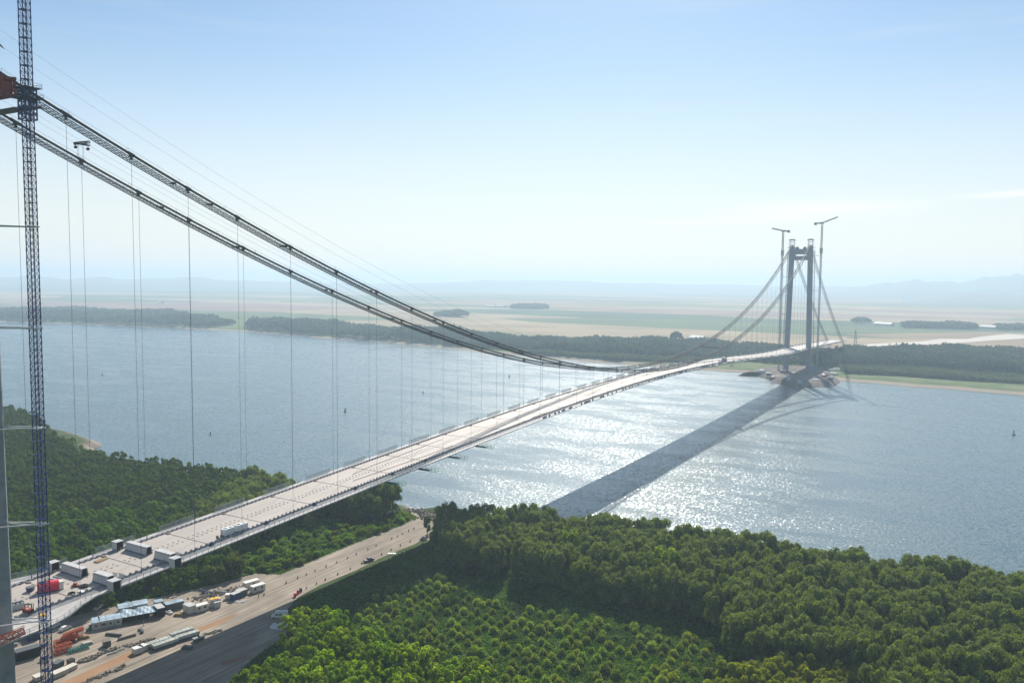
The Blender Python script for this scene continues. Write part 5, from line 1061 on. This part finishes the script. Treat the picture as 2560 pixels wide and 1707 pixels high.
# plantation rows
sp = [proto('sapling', 'sapling', 3, 'sapl', 'x', 'bush', 'g') for _ in range(5)]
plan = W2([(880, 1545), (940, 1490), (1020, 1455), (1100, 1440), (1200, 1500), (1350, 1530), (1500, 1555), (1700, 1585), (1880, 1620), (1900, 1680), (1800, 1730), (1700, 1850), (1500, 1800), (1330, 1722), (1180, 1690), (1060, 1640), (960, 1600)], GZ)
pts = scatter(plan, 5.3, .26, rot=.62)
keep = rng.random(len(pts)) > .12; pts = pts[keep]
ex = plant(pts, sp, 'round green sapling in the planted rows in the sunlit clearing', 'saplings planted in rows in the clearing', .62, 1.12, 300)
stuff('sapling_rows', ex, sp, 'rear rows of the sapling plantation', 'saplings', .8, 1.2)
for o in wl+bl+lm+ol+bs+sp:          # prototypes themselves are not part of the place
    for c in list(o.children): bpy.data.objects.remove(c)
    bpy.data.objects.remove(o)
# herb layer over the open ground
def herbs(name, poly, n, smin, smax, m, label, z=GZ, hh=.5, avoid=True):
    P = np.array(poly); x = rng.uniform(P[:, 0].min(), P[:, 0].max(), n*3); y = rng.uniform(P[:, 1].min(), P[:, 1].max(), n*3); k = inpoly(x, y, poly)
    if avoid: k &= ~inpoly(x, y, yard)
    x, y = x[k][:n], y[k][:n]; n = len(x); r = 6; X = np.repeat(x, r)+rng.normal(0, .35, n*r); Y = np.repeat(y, r)+rng.normal(0, .35, n*r)
    hs = hh*(.4+1.2*(.5+.5*np.sin(X*.35+np.sin(Y*.22)*2)*np.sin(Y*.31+1)))
    C = np.stack([X, Y, z+rng.uniform(0, 1, n*r)*hs], 1); N = unit(n*r)*.8+np.array((0, 0, .5)); N /= np.linalg.norm(N, axis=1, keepdims=True)
    tag(quads(name, leafq(C, N, rng.uniform(smin, smax, n*r), 1.2), M[m]), label, 'ground cover', kind='stuff')
clear = W2([(690, 1560), (760, 1495), (900, 1430), (1080, 1350), (1200, 1400), (1500, 1470), (1900, 1560), (1990, 1700), (1900, 1900), (1400, 1900), (600, 1900), (560, 1700)], GZ)
herbs('ground_cover', clear, 42000, .14, .36, 'herb', 'low green weeds and grass covering the clearing')
herbs('ground_cover', shade, 4000, .14, .34, 'herb', 'low weeds in the shaded strip below the deck edge')
herbs('ground_cover', scrub, 9000, .14, .34, 'herb', 'low weeds under the bushes beside the haul road')
# ------------------------------------------------------------------ far bank woods
def farwood(name, label, segs, n, hmin, hmax, leaf, m='farleaf', r=4.5, per=26):
    """segs: photo outline of the foot print on the plain"""
    P = W2(segs, 4); A = np.array(P); x = rng.uniform(A[:, 0].min(), A[:, 0].max(), n*8); y = rng.uniform(A[:, 1].min(), A[:, 1].max(), n*8); k = inpoly(x, y, P) & (y > shy(far_sh, x)+22); x, y = x[k][:n], y[k][:n]; n = len(x)
    h = rng.uniform(hmin, hmax, n)*(.85+.2*np.sin(x*.013)+.12*np.sin(x*.05+y*.03)); X = np.repeat(x, per); Y = np.repeat(y, per); H = np.repeat(h, per); U = unit(n*per); U[:, 2] = np.abs(U[:, 2])*1.3-.55
    rr = np.repeat(r*rng.uniform(.7, 1.3, n), per); C = np.stack([X+U[:, 0]*rr, Y+U[:, 1]*rr, 4+H*.58+U[:, 2]*H*.40], 1); N = U*.8+unit(n*per)*.7; N /= np.linalg.norm(N, axis=1, keepdims=True)
    tag(quads(name, leafq(C, N, rng.uniform(.6, 1, n*per)*leaf, 1.1), M[m]), label, 'wood', kind='stuff')
farwood('far_wood', 'hazy riverside wood along the far bank left of the low cables', [(-60, 812), (-60, 790), (100, 787), (330, 792), (520, 800), (590, 812), (470, 826), (280, 815), (100, 808)], 3600, 16, 24, 2.6)
farwood('far_wood', 'hazy wood with a rounded edge behind the second hangers', [(615, 822), (625, 805), (700, 803), (800, 815), (930, 825), (1060, 830), (1180, 842), (1230, 852), (1180, 868), (1000, 852), (850, 844), (700, 832)], 3600, 16, 25, 2.5)
farwood('far_wood', 'hazy wood behind the lowest point of the cables', [(1180, 868), (1200, 845), (1400, 853), (1600, 862), (1800, 865), (1880, 868), (1890, 905), (1790, 898), (1600, 893), (1400, 885)], 5200, 13, 21, 2.1)
farwood('far_wood', 'hazy wood between the far tower legs', [(1880, 868), (2010, 880), (2110, 886), (2110, 915), (1985, 915), (1890, 905)], 1300, 13, 20, 2.0)
farwood('far_wood', 'tall hazy wood on the far bank right of the far tower', [(2110, 886), (2260, 888), (2400, 882), (2600, 888), (2600, 940), (2400, 930), (2200, 922), (2110, 917)], 4600, 14, 23, 2.0)
farwood('shrub_belt', 'low reedy shrub belt in front of the far right wood', [(2100, 922), (2250, 926), (2400, 936), (2600, 948), (2600, 962), (2400, 951), (2250, 940), (2110, 934)], 3000, 6, 9, 1.4, 'reed', 3.0, 20)
farwood('shrub_belt', 'low reedy shrub belt below the wood behind the low cables', [(1280, 884), (1450, 897), (1650, 905), (1800, 909), (1800, 901), (1600, 896), (1420, 888), (1290, 876)], 2400, 5, 8, 1.4, 'reed', 3.0, 20)
farwood('far_wood', 'thin distant tree line along the far fields', [(0, 778), (200, 776), (420, 783), (480, 788), (420, 790), (200, 782), (0, 784)], 700, 14, 20, 3, r=6)
farwood('far_wood', 'long faint tree line in the fields right of the side span', [(2255, 815), (2430, 818), (2440, 824), (2260, 820)], 500, 14, 20, 4, r=8)
farwood('far_wood', 'faint tree patch far right in the fields', [(2490, 818), (2600, 818), (2600, 826), (2500, 825)], 300, 14, 20, 4, r=8)
def lone(u, v, H, r, label, per=900):
    p = G(u, v, 4); o = thing('far_tree', label, 'tree', (p[0], p[1], 4), 0, None)
    U = unit(per); U[:, 2] = np.abs(U[:, 2])*1.3-.6; C = U*np.array((r, r, H*.45))*rng.uniform(.6, 1.05, (per, 1))+np.array((0, 0, H*.56)); C += np.sin(C*.9)*.6
    N = U*.8+unit(per)*.6; N /= np.linalg.norm(N, axis=1, keepdims=True); quads('crown', leafq(C, N, rng.uniform(.7, 1.4, per)*r*.12, 1.1), M['farleaf'], o)
    b = MB(); b.tube([(0, 0, -.2), (0, 0, H*.5)], [r*.09, r*.04], 6); b.build('trunk', M['bark'], o)
lone(1690, 853, 24, 14, 'solitary dark round tree in front of the fields left of the far tower')
lone(1143, 792, 26, 40, 'wide dark tree clump alone in the far fields left of centre'); lone(1115, 790, 18, 45, 'lower clump beside the wide one in the far fields'); lone(2152, 808, 22, 30, 'small round clump in the fields right of the side span')
lone(1325, 771, 16, 90, 'long low clump in the distant fields above the low cables', 1500); lone(1515, 868, 20, 9, 'small dark tree rising above the wood behind the low cables'); lone(1487, 868, 18, 8, 'second small dark tree rising above the wood behind the low cables')

# ------------------------------------------------------------------ haze: one closed box of even air
m = bpy.data.materials.new('haze'); m.use_nodes = True; t = m.node_tree; t.nodes.remove(t.nodes['Principled BSDF'])
pv = t.nodes.new('ShaderNodeVolumePrincipled'); pv.inputs['Color'].default_value = (.66, .84, 1.0, 1); pv.inputs['Density'].default_value = .00018; pv.inputs['Anisotropy'].default_value = .25
t.links.new(pv.outputs[0], t.nodes['Material Output'].inputs['Volume'])
b = MB(); b.box(-31000, 31000, -12000, 31000, -12, 246); o = b.build('haze', m); o['kind'] = 'stuff'
